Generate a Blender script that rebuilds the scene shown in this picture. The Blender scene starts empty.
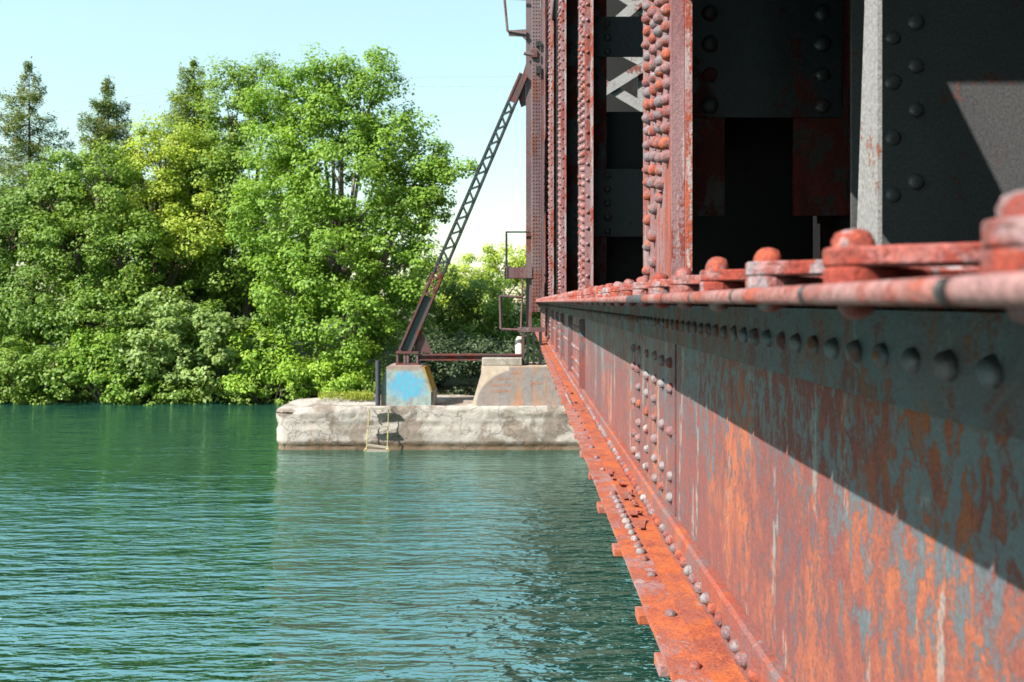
import bpy, math, random
import numpy as np
from mathutils import Vector, noise as mnoise

random.seed(7)
NRG = np.random.default_rng(11)
scene = bpy.context.scene
COL = scene.collection

# ------------------------------------------------------------------ camera
CZ = 4.0          # eye height over the water, metres
FPX = 800.0       # focal length in pixels of a 1024 px wide picture
VU, VV = 523.0, 302.0   # where the bridge axis vanishes
cam_d = bpy.data.cameras.new('camera')
cam = bpy.data.objects.new('camera', cam_d)
COL.objects.link(cam)
cam.location = (0, 0, CZ)
cam.rotation_euler = (math.radians(90), 0, 0)
cam_d.sensor_width = 36.0
cam_d.lens = FPX / 1024 * 36.0
cam_d.shift_x = -(VU - 512) / 1024
cam_d.shift_y = -(341 - VV) / 1024
cam_d.clip_start = 0.05
cam_d.clip_end = 3000
cam_d.dof.use_dof = True
cam_d.dof.focus_distance = 4.3
cam_d.dof.aperture_fstop = 4.2
scene.camera = cam

# ------------------------------------------------------------------ sky and sun
SUN = Vector((-0.62, -0.45, 0.66)).normalized()
world = bpy.data.worlds.new('World')
scene.world = world
world.use_nodes = True
wn, wl = world.node_tree.nodes, world.node_tree.links
wn.clear()
sky = wn.new('ShaderNodeTexSky')
sky.sky_type = 'NISHITA'
sky.sun_disc = False
sky.sun_elevation = math.asin(SUN.z)
sky.sun_rotation = math.atan2(SUN.x, SUN.y)
sky.air_density = 2.0
sky.dust_density = 0.0
sky.ozone_density = 3.0
tint = wn.new('ShaderNodeMix'); tint.data_type = 'RGBA'; tint.blend_type = 'MULTIPLY'
tint.inputs[0].default_value = 1.0
tint.inputs[7].default_value = (0.98, 1.11, 1.12, 1)
bg = wn.new('ShaderNodeBackground'); bg.inputs[1].default_value = 0.086
wo = wn.new('ShaderNodeOutputWorld')
veil = wn.new('ShaderNodeMix'); veil.data_type = 'RGBA'      # thin even haze over the whole sky
veil.inputs[0].default_value = 0.48
veil.inputs[7].default_value = (3.35, 4.6, 4.6, 1)
wl.new(sky.outputs[0], tint.inputs[6]); wl.new(tint.outputs[2], veil.inputs[6]); wl.new(veil.outputs[2], bg.inputs[0]); wl.new(bg.outputs[0], wo.inputs[0])

sun_d = bpy.data.lights.new('sun', 'SUN')
sun_d.energy = 5.0
sun_d.angle = math.radians(0.53)
sun_d.color = (1.0, 0.95, 0.87)
sun = bpy.data.objects.new('sun', sun_d)
COL.objects.link(sun)
sun.location = (-30, -20, 40)
sun.rotation_euler = SUN.to_track_quat('Z', 'Y').to_euler()

scene.view_settings.view_transform = 'Standard'
scene.view_settings.look = 'None'
scene.view_settings.gamma = 1
scene.view_settings.exposure = 1.35
scene.cycles.caustics_reflective = False
scene.cycles.caustics_refractive = False
scene.render.resolution_x = 1024
scene.render.resolution_y = 682

# ------------------------------------------------------------------ helpers
def UX(u, y): return (u - VU) / FPX * y
def VZ(v, y): return CZ + (VV - v) / FPX * y

def tag(o, label=None, cat=None, group=None, kind=None):
    if label: o['label'] = label
    if cat: o['category'] = cat
    if group: o['group'] = group
    if kind: o['kind'] = kind
    return o

def empty(name, loc=(0, 0, 0)):
    o = bpy.data.objects.new(name, None)
    o.location = loc
    o.empty_display_size = 0.2
    COL.objects.link(o)
    return o

def link(name, me, parent=None, mat=None):
    if mat is not None:
        me.materials.append(mat)
    o = bpy.data.objects.new(name, me)
    COL.objects.link(o)
    if parent is not None:
        o.parent = parent
        p = parent
        off = Vector((0, 0, 0))
        while p is not None:
            off += p.location
            p = p.parent
        o.location = -off
    return o

class MB:
    """collects shapes in world coordinates, builds ONE mesh object"""
    def __init__(self):
        self.v = []; self.f = []; self.smooth = []
    def add(self, vs, fs, smooth=False):
        n = len(self.v)
        self.v += [tuple(p) for p in vs]
        for f in fs:
            self.f.append(tuple(i + n for i in f)); self.smooth.append(smooth)
    def box(self, x0, x1, y0, y1, z0, z1):
        self.add([(x0,y0,z0),(x1,y0,z0),(x1,y1,z0),(x0,y1,z0),(x0,y0,z1),(x1,y0,z1),(x1,y1,z1),(x0,y1,z1)],
                 [(0,3,2,1),(4,5,6,7),(0,1,5,4),(1,2,6,5),(2,3,7,6),(3,0,4,7)])
        return self
    def bbox(self, x0, x1, y0, y1, z0, z1, b=0.004):
        """box with bevelled edges"""
        import bmesh
        bm = bmesh.new()
        vs = [bm.verts.new(p) for p in [(x0,y0,z0),(x1,y0,z0),(x1,y1,z0),(x0,y1,z0),(x0,y0,z1),(x1,y0,z1),(x1,y1,z1),(x0,y1,z1)]]
        for q in [(0,3,2,1),(4,5,6,7),(0,1,5,4),(1,2,6,5),(2,3,7,6),(3,0,4,7)]:
            bm.faces.new([vs[i] for i in q])
        bmesh.ops.bevel(bm, geom=list(bm.edges), offset=b, segments=2, affect='EDGES', profile=0.5)
        bm.verts.index_update()
        self.add([v.co[:] for v in bm.verts], [[v.index for v in f.verts] for f in bm.faces])
        bm.free()
        return self
    def prism(self, poly, axis, a0, a1):
        """extrude a 2D polygon along axis; poly holds the two other coordinates in x,y,z order"""
        def P(p, a):
            if axis == 'x': return (a, p[0], p[1])
            if axis == 'y': return (p[0], a, p[1])
            return (p[0], p[1], a)
        n = len(poly)
        vs = [P(p, a0) for p in poly] + [P(p, a1) for p in poly]
        fs = [tuple(range(n - 1, -1, -1)), tuple(range(n, 2 * n))]
        for i in range(n):
            j = (i + 1) % n
            fs.append((i, j, n + j, n + i))
        self.add(vs, fs)
        return self
    def beam(self, a, b, w, h, up=(0, 0, 1)):
        a, b = Vector(a), Vector(b)
        d = (b - a).normalized()
        s = d.cross(Vector(up)).normalized()
        t = s.cross(d).normalized()
        vs = []
        for p in (a, b):
            for (i, j) in ((-1,-1),(1,-1),(1,1),(-1,1)):
                vs.append(p + s * (i * w / 2) + t * (j * h / 2))
        self.add(vs, [(0,3,2,1),(4,5,6,7),(0,1,5,4),(1,2,6,5),(2,3,7,6),(3,0,4,7)])
        return self
    def tube(self, pts, radii, seg=8, caps=True):
        pts = [Vector(p) for p in pts]
        rings = []
        vs = []; fs = []
        ref = Vector((0.31, 0.17, 0.93))
        for i, p in enumerate(pts):
            d = (pts[min(i + 1, len(pts) - 1)] - pts[max(i - 1, 0)]).normalized()
            s = d.cross(ref)
            if s.length < 1e-3: s = d.cross(Vector((1, 0, 0)))
            s.normalize(); t = s.cross(d)
            r = radii[i] if isinstance(radii, (list, tuple)) else radii
            for k in range(seg):
                a = 2 * math.pi * k / seg
                vs.append(p + s * (r * math.cos(a)) + t * (r * math.sin(a)))
        for i in range(len(pts) - 1):
            for k in range(seg):
                k2 = (k + 1) % seg
                fs.append((i*seg+k, i*seg+k2, (i+1)*seg+k2, (i+1)*seg+k))
        self.add(vs, fs, True)
        if caps:
            n = len(pts)
            self.add(vs[:seg], [tuple(range(seg))]); self.add(vs[-seg:], [tuple(range(seg - 1, -1, -1))])
        return self
    def dome(self, c, nrm, r, hf=1.0, seg=8):
        c = Vector(c); n = Vector(nrm).normalized()
        s = n.orthogonal().normalized(); t = n.cross(s)
        prof = ((1.0, 0.0), (0.96, 0.38), (0.74, 0.74), (0.40, 0.95))
        vs = []; fs = []
        for (rr, hh) in prof:
            for k in range(seg):
                a = 2 * math.pi * k / seg
                vs.append(c + (s * math.cos(a) + t * math.sin(a)) * (r * rr) + n * (r * hh * hf))
        vs.append(c + n * (r * 1.02 * hf))
        for i in range(3):
            for k in range(seg):
                k2 = (k + 1) % seg
                fs.append((i*seg+k, i*seg+k2, (i+1)*seg+k2, (i+1)*seg+k))
        for k in range(seg):
            fs.append((3*seg+k, 3*seg+(k+1) % seg, 4*seg))
        self.add(vs, fs, True)
        return self
    def mesh(self, name):
        me = bpy.data.meshes.new(name)
        me.from_pydata(self.v, [], self.f)
        me.polygons.foreach_set('use_smooth', self.smooth)
        me.update()
        return me
    def build(self, name, mat, parent=None):
        return link(name, self.mesh(name), parent, mat)

# ------------------------------------------------------------------ materials
class NT:
    def __init__(self, name):
        self.m = bpy.data.materials.new(name)
        self.m.use_nodes = True
        self.t = self.m.node_tree
        self.t.nodes.clear()
        self.out = self.n('ShaderNodeOutputMaterial')
        self.geo = self.n('ShaderNodeNewGeometry')
    def n(self, k): return self.t.nodes.new(k)
    def l(self, a, b): self.t.links.new(a, b)
    def mapped(self, sc=(1, 1, 1), loc=(0, 0, 0)):
        m = self.n('ShaderNodeMapping')
        m.inputs['Location'].default_value = loc
        m.inputs['Scale'].default_value = sc
        self.l(self.geo.outputs['Position'], m.inputs['Vector'])
        return m.outputs[0]
    def noise(self, vec, scale, detail=4, rough=0.55, dist=0.0):
        k = self.n('ShaderNodeTexNoise')
        k.inputs['Scale'].default_value = scale
        k.inputs['Detail'].default_value = detail
        k.inputs['Roughness'].default_value = rough
        k.inputs['Distortion'].default_value = dist
        self.l(vec, k.inputs['Vector'])
        return k.outputs['Fac']
    def step(self, val, a, b, ca=0.0, cb=1.0):
        r = self.n('ShaderNodeMapRange')
        r.inputs[1].default_value = a; r.inputs[2].default_value = b
        r.inputs[3].default_value = ca; r.inputs[4].default_value = cb
        r.clamp = True
        self.l(val, r.inputs[0])
        return r.outputs[0]
    def math(self, op, a, b=None):
        k = self.n('ShaderNodeMath'); k.operation = op
        for i, q in enumerate((a, b)):
            if q is None: continue
            if isinstance(q, (int, float)): k.inputs[i].default_value = q
            else: self.l(q, k.inputs[i])
        return k.outputs[0]
    def mix(self, fac, a, b, mode='MIX'):
        k = self.n('ShaderNodeMix'); k.data_type = 'RGBA'; k.blend_type = mode
        if isinstance(fac, (int, float)): k.inputs[0].default_value = fac
        else: self.l(fac, k.inputs[0])
        for i, q in ((6, a), (7, b)):
            if isinstance(q, tuple): k.inputs[i].default_value = (*q, 1)
            else: self.l(q, k.inputs[i])
        return k.outputs[2]
    def ramp(self, fac, stops, interp='LINEAR'):
        k = self.n('ShaderNodeValToRGB')
        k.color_ramp.interpolation = interp
        e = k.color_ramp.elements
        while len(e) < len(stops): e.new(0.5)
        for q, (p, c) in zip(e, stops):
            q.position = p; q.color = (*c, 1)
        self.l(fac, k.inputs[0])
        return k.outputs[0]
    def xyz(self):
        k = self.n('ShaderNodeSeparateXYZ'); self.l(self.geo.outputs['Position'], k.inputs[0])
        return k.outputs
    def bsdf(self, col, rough=0.6, bump=None, bstr=0.3, bdist=0.01, spec=0.4, metal=0.0):
        b = self.n('ShaderNodeBsdfPrincipled')
        if isinstance(col, tuple): b.inputs['Base Color'].default_value = (*col, 1)
        else: self.l(col, b.inputs['Base Color'])
        if isinstance(rough, (int, float)): b.inputs['Roughness'].default_value = rough
        else: self.l(rough, b.inputs['Roughness'])
        b.inputs['Specular IOR Level'].default_value = spec
        b.inputs['Metallic'].default_value = metal
        if bump is not None:
            k = self.n('ShaderNodeBump')
            k.inputs['Strength'].default_value = bstr
            k.inputs['Distance'].default_value = bdist
            self.l(bump, k.inputs['Height']); self.l(k.outputs[0], b.inputs['Normal'])
        self.l(b.outputs[0], self.out.inputs[0])
        return b

def steel(name, paint, paint2, rust, bright, pale, rust_lo=0.46, rust_hi=0.56, pale_t=0.66, streak=0.22,
          fine=26.0, big=2.2, seed=0.0, bright_t=0.55, rough=0.55, perobj=0.0, bstr=0.55, low_rust=None):
    """weathered painted steel: two paint coats, rust patches, bright fresh rust, pale flaked streaks"""
    K = 0.50
    paint, paint2, rust, bright, pale = [tuple(q * K for q in c) for c in (paint, paint2, rust, bright, pale)]
    t = NT(name)
    off = (seed * 3.7, seed * 1.9, seed * 5.3)
    vs = t.mapped((1, 1, streak), off)
    vi = t.mapped((1, 1, 1), off)
    a = t.noise(vs, big, 3, 0.6, 0.3)
    base = t.mix(t.step(a, 0.44, 0.56), paint, paint2)
    r1 = t.noise(vs, fine * 0.36, 9, 0.68, 0.25)
    r2 = t.noise(vi, fine * 1.5, 6, 0.7)
    r3 = t.noise(vi, big * 0.8, 2, 0.5)
    mr = t.math('ADD', t.math('MULTIPLY', r1, 0.56), t.math('ADD', t.math('MULTIPLY', r2, 0.28), t.math('MULTIPLY', r3, 0.30)))
    mr = t.math('SUBTRACT', mr, 0.07)
    if low_rust:
        z = t.xyz()[2]
        mr = t.math('ADD', mr, t.step(z, low_rust[0], low_rust[1], low_rust[2], low_rust[3]))
    if perobj:
        oi = t.n('ShaderNodeObjectInfo')
        mr = t.math('ADD', mr, t.math('MULTIPLY', t.math('SUBTRACT', oi.outputs['Random'], 0.5), perobj))
    mask = t.step(mr, rust_lo, rust_hi)
    b1 = t.noise(vs, fine * 0.5, 7, 0.65)
    b2 = t.noise(vs, 1.7, 3, 0.6)
    bm = t.math('ADD', t.math('MULTIPLY', b1, 0.5), t.math('MULTIPLY', b2, 0.5))
    rc = t.mix(t.step(bm, bright_t - 0.07, bright_t + 0.05), rust, bright)
    dark = t.noise(vi, fine * 2.2, 4, 0.7)
    rc = t.mix(t.step(dark, 0.40, 0.30, 0.0, 0.75), rc, (rust[0] * 0.35, rust[1] * 0.35, rust[2] * 0.4))
    col = t.mix(mask, base, rc)
    p1 = t.noise(t.mapped((1, 1, streak * 0.45), (off[0] + 9, off[1], off[2])), fine * 0.35, 6, 0.62)
    p2 = t.noise(vi, fine * 2.5, 3, 0.6)
    pm = t.step(t.math('ADD', t.math('MULTIPLY', p1, 0.86), t.math('MULTIPLY', p2, 0.14)), pale_t, pale_t + 0.04)
    col = t.mix(t.math('MULTIPLY', pm, 0.8), col, pale)
    g = t.noise(vi, fine * 4, 4, 0.7)
    col = t.mix(1.0, col, t.ramp(g, [(0.28, (0.55, 0.55, 0.56)), (0.72, (1.28, 1.26, 1.25))]), 'MULTIPLY')
    h = t.math('ADD', t.math('MULTIPLY', mask, 0.35), t.math('ADD', t.math('MULTIPLY', r2, 0.9), t.math('MULTIPLY', dark, 0.5)))
    rg = t.step(mask, 0, 1, rough, min(0.95, rough + 0.3))
    t.bsdf(col, rg, h, bstr, 0.006)
    return t.m

MAT = {}
GREY = (0.23, 0.25, 0.275); MAUVE = (0.25, 0.135, 0.15); RUST = (0.36, 0.075, 0.045); ORANGE = (0.74, 0.20, 0.055); PALE = (0.52, 0.47, 0.43)
def mat_web():
    """faded blue-grey over mauve paint, blotchy red-brown rust with flaked edges, orange zones, pale runs"""
    t = NT('girder_web_paint')
    K = 0.5
    k = lambda c: tuple(q * K for q in c)
    pa = t.mapped((1, 0.8, 0.75))
    z = t.xyz()[2]
    up = t.step(z, CZ - 0.85, CZ - 0.35)
    base = t.mix(t.step(t.math('ADD', t.noise(pa, 1.5, 4, 0.6, 0.4), t.math('MULTIPLY', up, 0.15)), 0.55, 0.65), k((0.25, 0.145, 0.165)), k((0.19, 0.25, 0.285)))
    zone = t.noise(t.mapped((1, 0.9, 0.6), (4, 3.35, 0)), 0.95, 3, 0.55)
    sp = t.noise(t.mapped((1, 1, 0.45), (1, 2, 3)), 24, 12, 0.78, 0.35)
    fn = t.noise(t.mapped((1, 1, 0.8), (5, 2, 3)), 70, 6, 0.7)
    m = t.math('ADD', t.math('MULTIPLY', sp, 0.72), t.math('ADD', t.math('MULTIPLY', zone, 0.32), t.math('MULTIPLY', fn, 0.16)))
    m = t.math('SUBTRACT', m, t.math('MULTIPLY', up, 0.035))
    mask = t.step(m, 0.580, 0.612)
    halo = t.step(m, 0.545, 0.605)
    oz = t.math('ADD', t.noise(t.mapped((1, 0.8, 0.35), (9, 1.3, 0)), 1.3, 3, 0.6), t.step(t.xyz()[1], 3.2, 1.3, -0.02, 0.07))
    of = t.noise(t.mapped((1, 0.8, 0.4), (2, 7, 1)), 14, 8, 0.7)
    om = t.step(t.math('ADD', t.math('MULTIPLY', oz, 0.6), t.math('MULTIPLY', of, 0.4)), 0.53, 0.62)
    rust = t.mix(om, k((0.38, 0.115, 0.10)), k((0.70, 0.205, 0.10)))
    rust = t.mix(t.step(fn, 0.42, 0.30, 0, 0.75), rust, k((0.11, 0.035, 0.035)))
    col = t.mix(t.math('MULTIPLY', halo, 0.55), base, k((0.31, 0.155, 0.155)))
    col = t.mix(mask, col, rust)
    pr = t.noise(t.mapped((1, 1.1, 0.11), (9, 3, 0)), 7, 5, 0.6)
    pf = t.noise(t.mapped((1, 1, 0.5), (3, 3, 0)), 30, 5, 0.7)
    pm = t.step(t.math('ADD', t.math('MULTIPLY', pr, 0.74), t.math('MULTIPLY', pf, 0.26)), 0.575, 0.61, 0, 0.75)
    col = t.mix(pm, col, k((0.58, 0.53, 0.49)))
    g = t.noise(t.mapped(), 130, 4, 0.7)
    col = t.mix(1.0, col, t.ramp(g, [(0.28, (0.6, 0.6, 0.6)), (0.72, (1.25, 1.24, 1.22))]), 'MULTIPLY')
    h = t.math('ADD', t.math('MULTIPLY', t.math('SUBTRACT', mask, 0.0), -0.25), t.math('ADD', t.math('MULTIPLY', sp, 1.0), t.math('MULTIPLY', fn, 0.8)))
    t.bsdf(col, t.step(mask, 0, 1, 0.5, 0.9), h, 0.7, 0.008)
    return t.m
MAT['web'] = mat_web()
MAT['angle'] = steel('flange_angle_paint', (0.075, 0.065, 0.075), (0.08, 0.115, 0.14), (0.16, 0.05, 0.045), (0.30, 0.12, 0.06), (0.24, 0.26, 0.28), 0.49, 0.55, 0.62, 0.5, 34, 4, 2.0, 0.55)
MAT['low_angle'] = steel('low_angle_rust', (0.36, 0.15, 0.14), (0.30, 0.2, 0.2), (0.48, 0.10, 0.055), (0.66, 0.16, 0.06), PALE, 0.44, 0.55, 0.66, 0.6, 26, 3, 2.4, 0.55)
MAT['flange'] = steel('bottom_flange_rust', (0.50, 0.155, 0.11), (0.50, 0.27, 0.26), (0.46, 0.10, 0.055), (0.74, 0.18, 0.06), (0.52, 0.42, 0.41), 0.455, 0.54, 0.59, 0.8, 26, 5, 3.0, 0.505)
MAT['orange'] = steel('fresh_orange_rust', (0.52, 0.155, 0.10), (0.72, 0.18, 0.06), (0.42, 0.085, 0.05), (0.80, 0.20, 0.06), (0.5, 0.36, 0.32), 0.47, 0.57, 0.63, 1.0, 24, 6, 3.5, 0.52)
MAT['edge'] = steel('edge_salmon_paint', (0.54, 0.23, 0.21), (0.56, 0.30, 0.285), (0.46, 0.09, 0.06), (0.62, 0.14, 0.08), (0.56, 0.46, 0.46), 0.46, 0.55, 0.62, 0.8, 26, 5, 4.0, 0.54, perobj=0.05, bstr=1.0)
MAT['bar'] = steel('lacing_bar_paint', (0.52, 0.12, 0.09), (0.50, 0.30, 0.30), (0.44, 0.065, 0.04), (0.64, 0.12, 0.06), (0.54, 0.50, 0.53), 0.46, 0.53, 0.555, 0.9, 34, 8, 5.0, 0.53, perobj=0.05, bstr=1.0)
MAT['post'] = steel('post_pink_paint', (0.37, 0.165, 0.175), (0.44, 0.25, 0.26), (0.35, 0.075, 0.055), (0.60, 0.16, 0.085), (0.6, 0.56, 0.56), 0.505, 0.545, 0.59, 0.14, 34, 4, 6.0, 0.585)
MAT['post_edge'] = steel('post_edge_paint', (0.52, 0.27, 0.27), (0.60, 0.46, 0.46), (0.50, 0.09, 0.05), (0.74, 0.16, 0.07), (0.68, 0.66, 0.66), 0.47, 0.53, 0.56, 0.3, 34, 6, 6.6, 0.56)
MAT['rivet'] = steel('rivet_paint', (0.28, 0.22, 0.24), (0.36, 0.165, 0.17), (0.42, 0.095, 0.07), (0.70, 0.18, 0.08), (0.46, 0.41, 0.41), 0.475, 0.56, 0.60, 1.0, 40, 9, 7.0, 0.53, perobj=0.16, rough=0.6, bstr=1.0)
MAT['rivet_grey'] = steel('rivet_grey_paint', (0.38, 0.36, 0.37), (0.34, 0.22, 0.23), (0.45, 0.11, 0.07), (0.7, 0.2, 0.07), (0.66, 0.63, 0.6), 0.51, 0.61, 0.58, 1.0, 40, 9, 7.7, 0.55, perobj=0.14, rough=0.6, bstr=1.0)
MAT['rivet_red'] = steel('rivet_red_paint', (0.48, 0.11, 0.08), (0.48, 0.26, 0.25), (0.46, 0.07, 0.045), (0.64, 0.13, 0.06), (0.54, 0.48, 0.49), 0.46, 0.55, 0.57, 1.0, 44, 12, 8.0, 0.54, perobj=0.1, bstr=1.0)
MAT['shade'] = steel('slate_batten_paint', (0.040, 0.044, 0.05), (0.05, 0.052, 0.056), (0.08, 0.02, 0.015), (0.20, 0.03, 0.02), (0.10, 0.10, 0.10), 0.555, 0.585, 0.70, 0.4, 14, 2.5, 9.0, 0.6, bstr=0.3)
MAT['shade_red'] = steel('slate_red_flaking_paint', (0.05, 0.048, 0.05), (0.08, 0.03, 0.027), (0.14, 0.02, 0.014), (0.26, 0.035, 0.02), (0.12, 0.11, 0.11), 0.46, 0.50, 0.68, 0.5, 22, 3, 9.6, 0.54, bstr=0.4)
MAT['plate'] = steel('grey_sway_plate_paint', (0.115, 0.115, 0.12), (0.13, 0.13, 0.135), (0.2, 0.08, 0.06), (0.3, 0.1, 0.06), (0.22, 0.22, 0.22), 0.60, 0.63, 0.70, 0.8, 20, 2, 10.0, 0.6, bstr=0.2)
MAT['pale_plate'] = steel('pale_hanger_paint', (0.36, 0.37, 0.38), (0.42, 0.41, 0.40), (0.42, 0.15, 0.1), (0.6, 0.2, 0.1), (0.66, 0.64, 0.62), 0.565, 0.59, 0.6, 0.3, 26, 2, 10.6, 0.6)
MAT['lattice'] = steel('white_lattice_paint', (0.56, 0.57, 0.57), (0.5, 0.5, 0.5), (0.34, 0.11, 0.08), (0.45, 0.15, 0.08), (0.62, 0.62, 0.62), 0.54, 0.57, 0.62, 0.9, 16, 3, 11.0, 0.6)
MAT['tower'] = steel('tower_maroon_paint', (0.18, 0.095, 0.105), (0.24, 0.155, 0.16), (0.20, 0.055, 0.04), (0.30, 0.09, 0.05), (0.38, 0.30, 0.30), 0.51, 0.57, 0.60, 0.12, 9, 1.5, 12.0, 0.57)
MAT['strut_dark'] = steel('strut_dark_paint', (0.030, 0.048, 0.05), (0.04, 0.055, 0.055), (0.10, 0.03, 0.02), (0.14, 0.05, 0.03), (0.08, 0.1, 0.1), 0.57, 0.62, 0.72, 0.8, 10, 2, 13.0, 0.6)
MAT['strut_red'] = steel('strut_maroon_paint', (0.17, 0.05, 0.05), (0.13, 0.07, 0.07), (0.24, 0.04, 0.03), (0.34, 0.07, 0.04), (0.36, 0.25, 0.25), 0.5, 0.57, 0.66, 0.6, 10, 2, 14.0, 0.56)
MAT['dark'] = steel('dark_steel_and_shade', (0.012, 0.012, 0.013), (0.016, 0.014, 0.014), (0.03, 0.008, 0.006), (0.05, 0.012, 0.008), (0.03, 0.03, 0.03), 0.58, 0.63, 0.75, 0.8, 8, 1, 15.0, 0.6, bstr=0.2)  # near-black colour stands in for shade inside the bridge; also dark tower parts

def mat_water():
    """long-crested ripples running across the channel, calmer and rougher patches"""
    t = NT('canal_water')
    a = t.noise(t.mapped((0.30, 1.3, 1), (0, 0, 0)), 1.2, 2, 0.5, 0.2)
    b = t.noise(t.mapped((0.42, 1.5, 1), (3, 1, 0)), 3.6, 2, 0.5, 0.3)
    f = t.noise(t.mapped((0.55, 1.5, 1), (7, 2, 0)), 9.0, 2, 0.5, 0.3)
    c = t.noise(t.mapped((1, 1.6, 1), (3, 1, 0)), 0.14, 3, 0.55)
    h = t.math('ADD', t.math('MULTIPLY', a, 0.085), t.math('ADD', t.math('MULTIPLY', b, 0.062), t.math('MULTIPLY', f, 0.019)))
    h = t.math('MULTIPLY', h, t.step(c, 0.35, 0.65, 0.75, 1.3))
    # sheltered and calmer towards the far bank, breezier in mid channel
    h = t.math('MULTIPLY', h, t.step(t.xyz()[1], 10.0, 19.5, 2.1, 0.62))
    b_ = t.bsdf((0.010, 0.046, 0.034), 0.05, h, 1.0, 1.0, spec=0.5)
    b_.inputs['IOR'].default_value = 7.0
    b_.inputs['Specular Tint'].default_value = (0.72, 1.0, 0.97, 1)
    return t.m
MAT['water'] = mat_water()

def mat_concrete(name, base, dark, wetz=None, blotch=(0.5, 0.56), seed=0.0, scale=1.0):
    base, dark = [tuple(q * 0.50 for q in c) for c in (base, dark)]
    t = NT(name)
    o = (seed, seed * 2, seed * 3)
    a = t.noise(t.mapped((1, 1, 1), o), 0.9 * scale, 5, 0.6, 0.6)
    b = t.noise(t.mapped((1, 1, 1), o), 9 * scale, 6, 0.7)
    f = t.noise(t.mapped((1, 1, 1), o), 42, 4, 0.7)
    col = t.mix(t.step(a, *blotch), base, dark)
    col = t.mix(t.step(b, 0.56, 0.72, 0, 0.55), col, (dark[0] * 0.5, dark[1] * 0.45, dark[2] * 0.4))
    col = t.mix(1.0, col, t.ramp(f, [(0.25, (0.8, 0.8, 0.8)), (0.75, (1.12, 1.12, 1.12))]), 'MULTIPLY')
    st = t.noise(t.mapped((1, 1, 0.1), o), 5, 4, 0.6)
    col = t.mix(t.step(st, 0.58, 0.70, 0, 0.5), col, (0.30, 0.20, 0.13))
    if wetz is not None:
        z = t.math('ADD', t.xyz()[2], t.math('MULTIPLY', t.math('SUBTRACT', b, 0.5), 0.16))
        col = t.mix(t.step(z, wetz + 0.10, wetz, 0, 0.8), col, (0.10, 0.06, 0.028))
    ck = t.n('ShaderNodeTexVoronoi'); ck.feature = 'DISTANCE_TO_EDGE'; ck.inputs['Scale'].default_value = 0.9
    wv = t.n('ShaderNodeVectorMath'); wv.operation = 'ADD'
    nz = t.n('ShaderNodeTexNoise'); nz.inputs['Scale'].default_value = 3.0; nz.inputs['Detail'].default_value = 5
    t.l(t.mapped((1, 1, 1), o), nz.inputs['Vector']); t.l(nz.outputs['Color'], wv.inputs[0]); t.l(t.mapped((0.8, 0.8, 1.3), o), wv.inputs[1])
    t.l(wv.outputs[0], ck.inputs['Vector'])
    cr = t.step(ck.outputs['Distance'], 0.016, 0.004)
    col = t.mix(t.math('MULTIPLY', cr, 0.3), col, (0.07, 0.055, 0.045))
    h = t.math('SUBTRACT', t.math('ADD', t.math('MULTIPLY', b, 1.0), t.math('MULTIPLY', f, 0.5)), t.math('MULTIPLY', cr, 0.6))
    t.bsdf(col, 0.9, h, 0.8, 0.03, spec=0.2)
    return t.m
MAT['pier'] = mat_concrete('old_pier_concrete', (0.73, 0.66, 0.595), (0.45, 0.365, 0.305), 0.15, (0.49, 0.54), 2.0, 0.9)
MAT['slab'] = mat_concrete('cream_concrete', (0.66, 0.60, 0.52), (0.5, 0.44, 0.37), None, (0.5, 0.6), 4.0)

def mat_blue_block():
    t = NT('graffiti_blue_concrete')
    x, y, z = t.xyz()
    n = t.noise(t.mapped((1, 1, 1), (0, 0, 0)), 5, 5, 0.65)
    nb = t.noise(t.mapped((1, 1, 1), (5, 0, 0)), 2.6, 6, 0.68)
    base = t.mix(t.step(n, 0.42, 0.6), (0.25, 0.30, 0.28), (0.17, 0.215, 0.215))
    cx, cz = UX(406, 21.7), VZ(387, 21.7)
    dx = t.math('DIVIDE', t.math('SUBTRACT', x, cx), 0.52)
    dz = t.math('DIVIDE', t.math('SUBTRACT', z, cz), 0.38)
    d = t.math('ADD', t.math('MULTIPLY', dx, dx), t.math('MULTIPLY', dz, dz))
    d = t.math('ADD', d, t.math('MULTIPLY', t.math('SUBTRACT', nb, 0.5), 3.4))
    col = t.mix(t.step(d, 1.3, 0.6, 0, 0.9), base, (0.07, 0.30, 0.42))
    sq = t.n('ShaderNodeTexWave'); sq.inputs['Scale'].default_value = 2.2; sq.inputs['Distortion'].default_value = 12
    t.l(t.mapped((1, 1, 1), (2, 0, 1)), sq.inputs[0])
    pk = t.math('MULTIPLY', t.step(sq.outputs['Fac'], 0.90, 0.97), t.step(d, 1.2, 0.9))
    col = t.mix(t.math('MULTIPLY', pk, 0.6), col, (0.22, 0.17, 0.32))
    ru = t.noise(t.mapped((1, 1, 0.4), (7, 0, 0)), 3.0, 6, 0.7)
    col = t.mix(t.step(ru, 0.54, 0.66, 0, 0.7), col, (0.26, 0.13, 0.075))
    top = t.step(t.math('ADD', z, t.math('MULTIPLY', n, 0.1)), VZ(371, 21.7), VZ(367, 21.7), 0, 0.6)
    col = t.mix(top, col, (0.26, 0.13, 0.09))
    t.bsdf(col, 0.85, n, 0.4, 0.02, spec=0.2)
    return t.m
MAT['blue_block'] = mat_blue_block()
MAT['yellow_edge'] = mat_concrete('yellow_painted_edge', (0.70, 0.46, 0.10), (0.55, 0.38, 0.14), None, (0.5, 0.6), 6.0, 2)

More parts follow.
